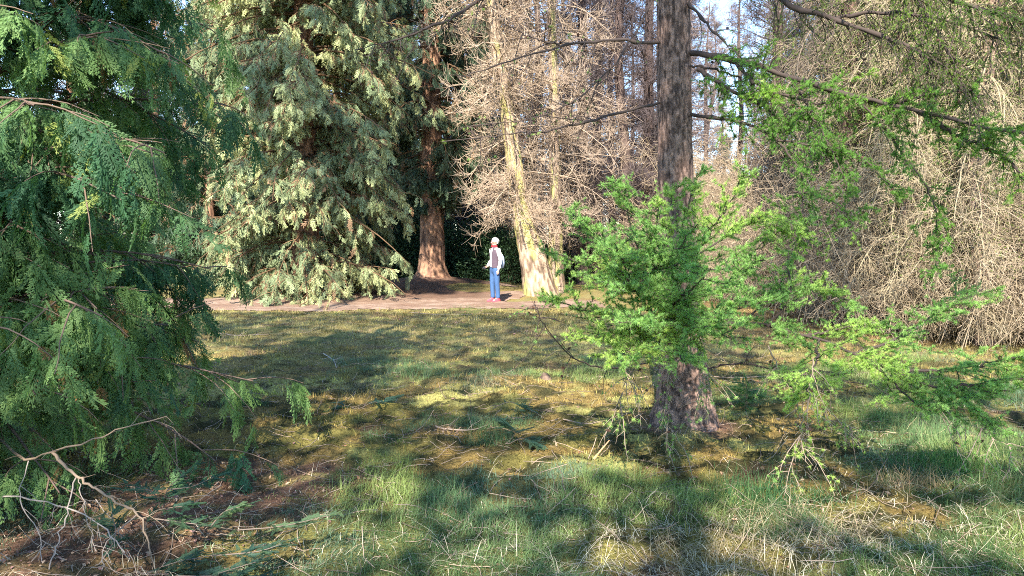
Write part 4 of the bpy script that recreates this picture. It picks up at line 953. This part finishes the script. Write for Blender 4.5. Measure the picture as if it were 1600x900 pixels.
# cypress seedling right of the trunk
q = at(1165, 632, Yg(634)); sd = empty('cypress_seedling', (q[0], q[1], float(gh(q[0], q[1]))), 'small green cypress seedling growing right behind the larch foot', 'seedling')
n = 26; o = np.zeros((n, 3)); o[:, 2] = rng.uniform(0, .25, n); az = rng.uniform(0, 6.28, n); d = np.stack([np.cos(az), np.sin(az), rng.uniform(.1, .9, n)], 1)
f = Acc(); bake_var(f, CYP, o, frames(d, rng.normal(0, .5, n)), np.array([.07, .15, .05]) * rng.uniform(.6, 1.4, (n, 1)), .22 * rng.uniform(.6, 1.2, n)); f.build('foliage', M_leaf, sd)
Acc().tubes(np.array([[0, 0, -.02], [.01, 0, .15], [0, 0, .3]]), [.006, .005, .002], 6, (.12, .08, .05)).build('stem', M_wood, sd)

def stick(pts, r0, col, label, tw=2):
    P = catmull([at(*p_) for p_ in pts], 14); P[:, 2] = np.maximum(P[:, 2], gh(P[:, 0], P[:, 1]) + r0 * .6); a = Acc(); l0 = P[0].copy()
    a.tubes(P, np.linspace(r0, r0 * .4, 14)[None] * (1 + .12 * rng.normal(0, 1, 14)), 7, np.array(col))
    if tw:
        o, d, u, _ = sprout(P[None], tw, .3, .9, .7); d[:, 2] = abs(d[:, 2]); a.tubes(grow(o, d, .18, 5, 0, .2), np.linspace(r0 * .4, .001, 5)[None], 4, np.array(col))
    tag(a.build('fallen_stick', M_wood, loc=l0), label, 'stick')
def G(x, y, dz=0): return (x, y, Yg(y))
stick([(928, 717, Yg(722)), (940, 702, Yg(722)), (952, 688, Yg(720))], .009, (.42, .24, .12), 'orange-brown broken stick leaning up in the sunny grass patch', 0)
stick([G(1040, 668), G(1090, 672), G(1150, 664)], .006, (.30, .20, .15), 'thin stick lying across the foot of the larch trunk')
stick([G(1000, 590), G(1060, 583), G(1140, 590), G(1230, 586)], .007, (.34, .24, .17), 'long thin stick lying in the grass behind the larch trunk')
stick([G(640, 488), G(700, 492), G(780, 489)], .006, (.30, .23, .18), 'brown stick lying just in front of the path')
stick([G(505, 552), G(520, 562), G(526, 575)], .008, (.36, .30, .25), 'pale forked stick in the moss left of centre', 5)
stick([G(330, 520), G(370, 524), G(420, 522)], .012, (.25, .19, .15), 'dark stick near the cypress edge short of the path')
stick([G(1330, 678), G(1400, 682), G(1480, 690)], .005, (.45, .36, .22), 'straight straw-coloured stem lying right of the larch')
stick([G(680, 668), G(730, 672), G(770, 664)], .006, (.26, .2, .16), 'grey twig in the moss left of the pale green tuft')
stick([G(880, 655), G(920, 662), G(985, 655)], .006, (.25, .19, .15), 'crooked twig left of the larch foot')
q = at(852, 590, Yg(592)); a = Acc(); zb = float(gh(q[0], q[1]))
v = np.array([[-.10, 0, -.02], [.10, .02, -.02], [.03, .04, .06], [-.02, -.02, .08], [.0, -.07, -.02]]); a.add(v, np.array([[0, 4, 3], [4, 1, 3], [1, 2, 3], [0, 3, 2], [0, 2, 1]]), (.15, .10, .07))
tag(a.build('bark_slab', M_bark, loc=None), 'pointed piece of bark sticking up from the sunlit moss', 'bark piece').location = (q[0], q[1], zb)
cone_spots = [(325, 748), (338, 756), (346, 741), (357, 752), (312, 760), (1047, 746), (1058, 742), (1083, 748), (1095, 752), (700, 668), (568, 742), (1190, 740), (905, 640), (1520, 690), (670, 520), (1300, 735)]
for i, (x, y) in enumerate(cone_spots):
    Yd = Yg(y); q = at(x, y, Yd); o = bpy.data.objects.new('fallen_cone', bpy.data.meshes['cone'].copy()) if i == 0 else bpy.data.objects.new('fallen_cone', cone_me)
    if i == 0:
        cone_me = o.data; c_ = np.tile(np.array([.34, .23, .14, 1], np.float32), len(cone_me.vertices)); cone_me.attributes['Col'].data.foreach_set('color', c_)
    sc.collection.objects.link(o); o.location = (q[0], q[1], float(gh(q[0], q[1])) + .02); o.scale = (.018,) * 3; o.rotation_euler = (1.4, rng.uniform(-.3, .3), rng.uniform(0, 6))
    tag(o, 'small brown cone fallen on the clearing floor', 'cone', 'cones fallen on the clearing floor')
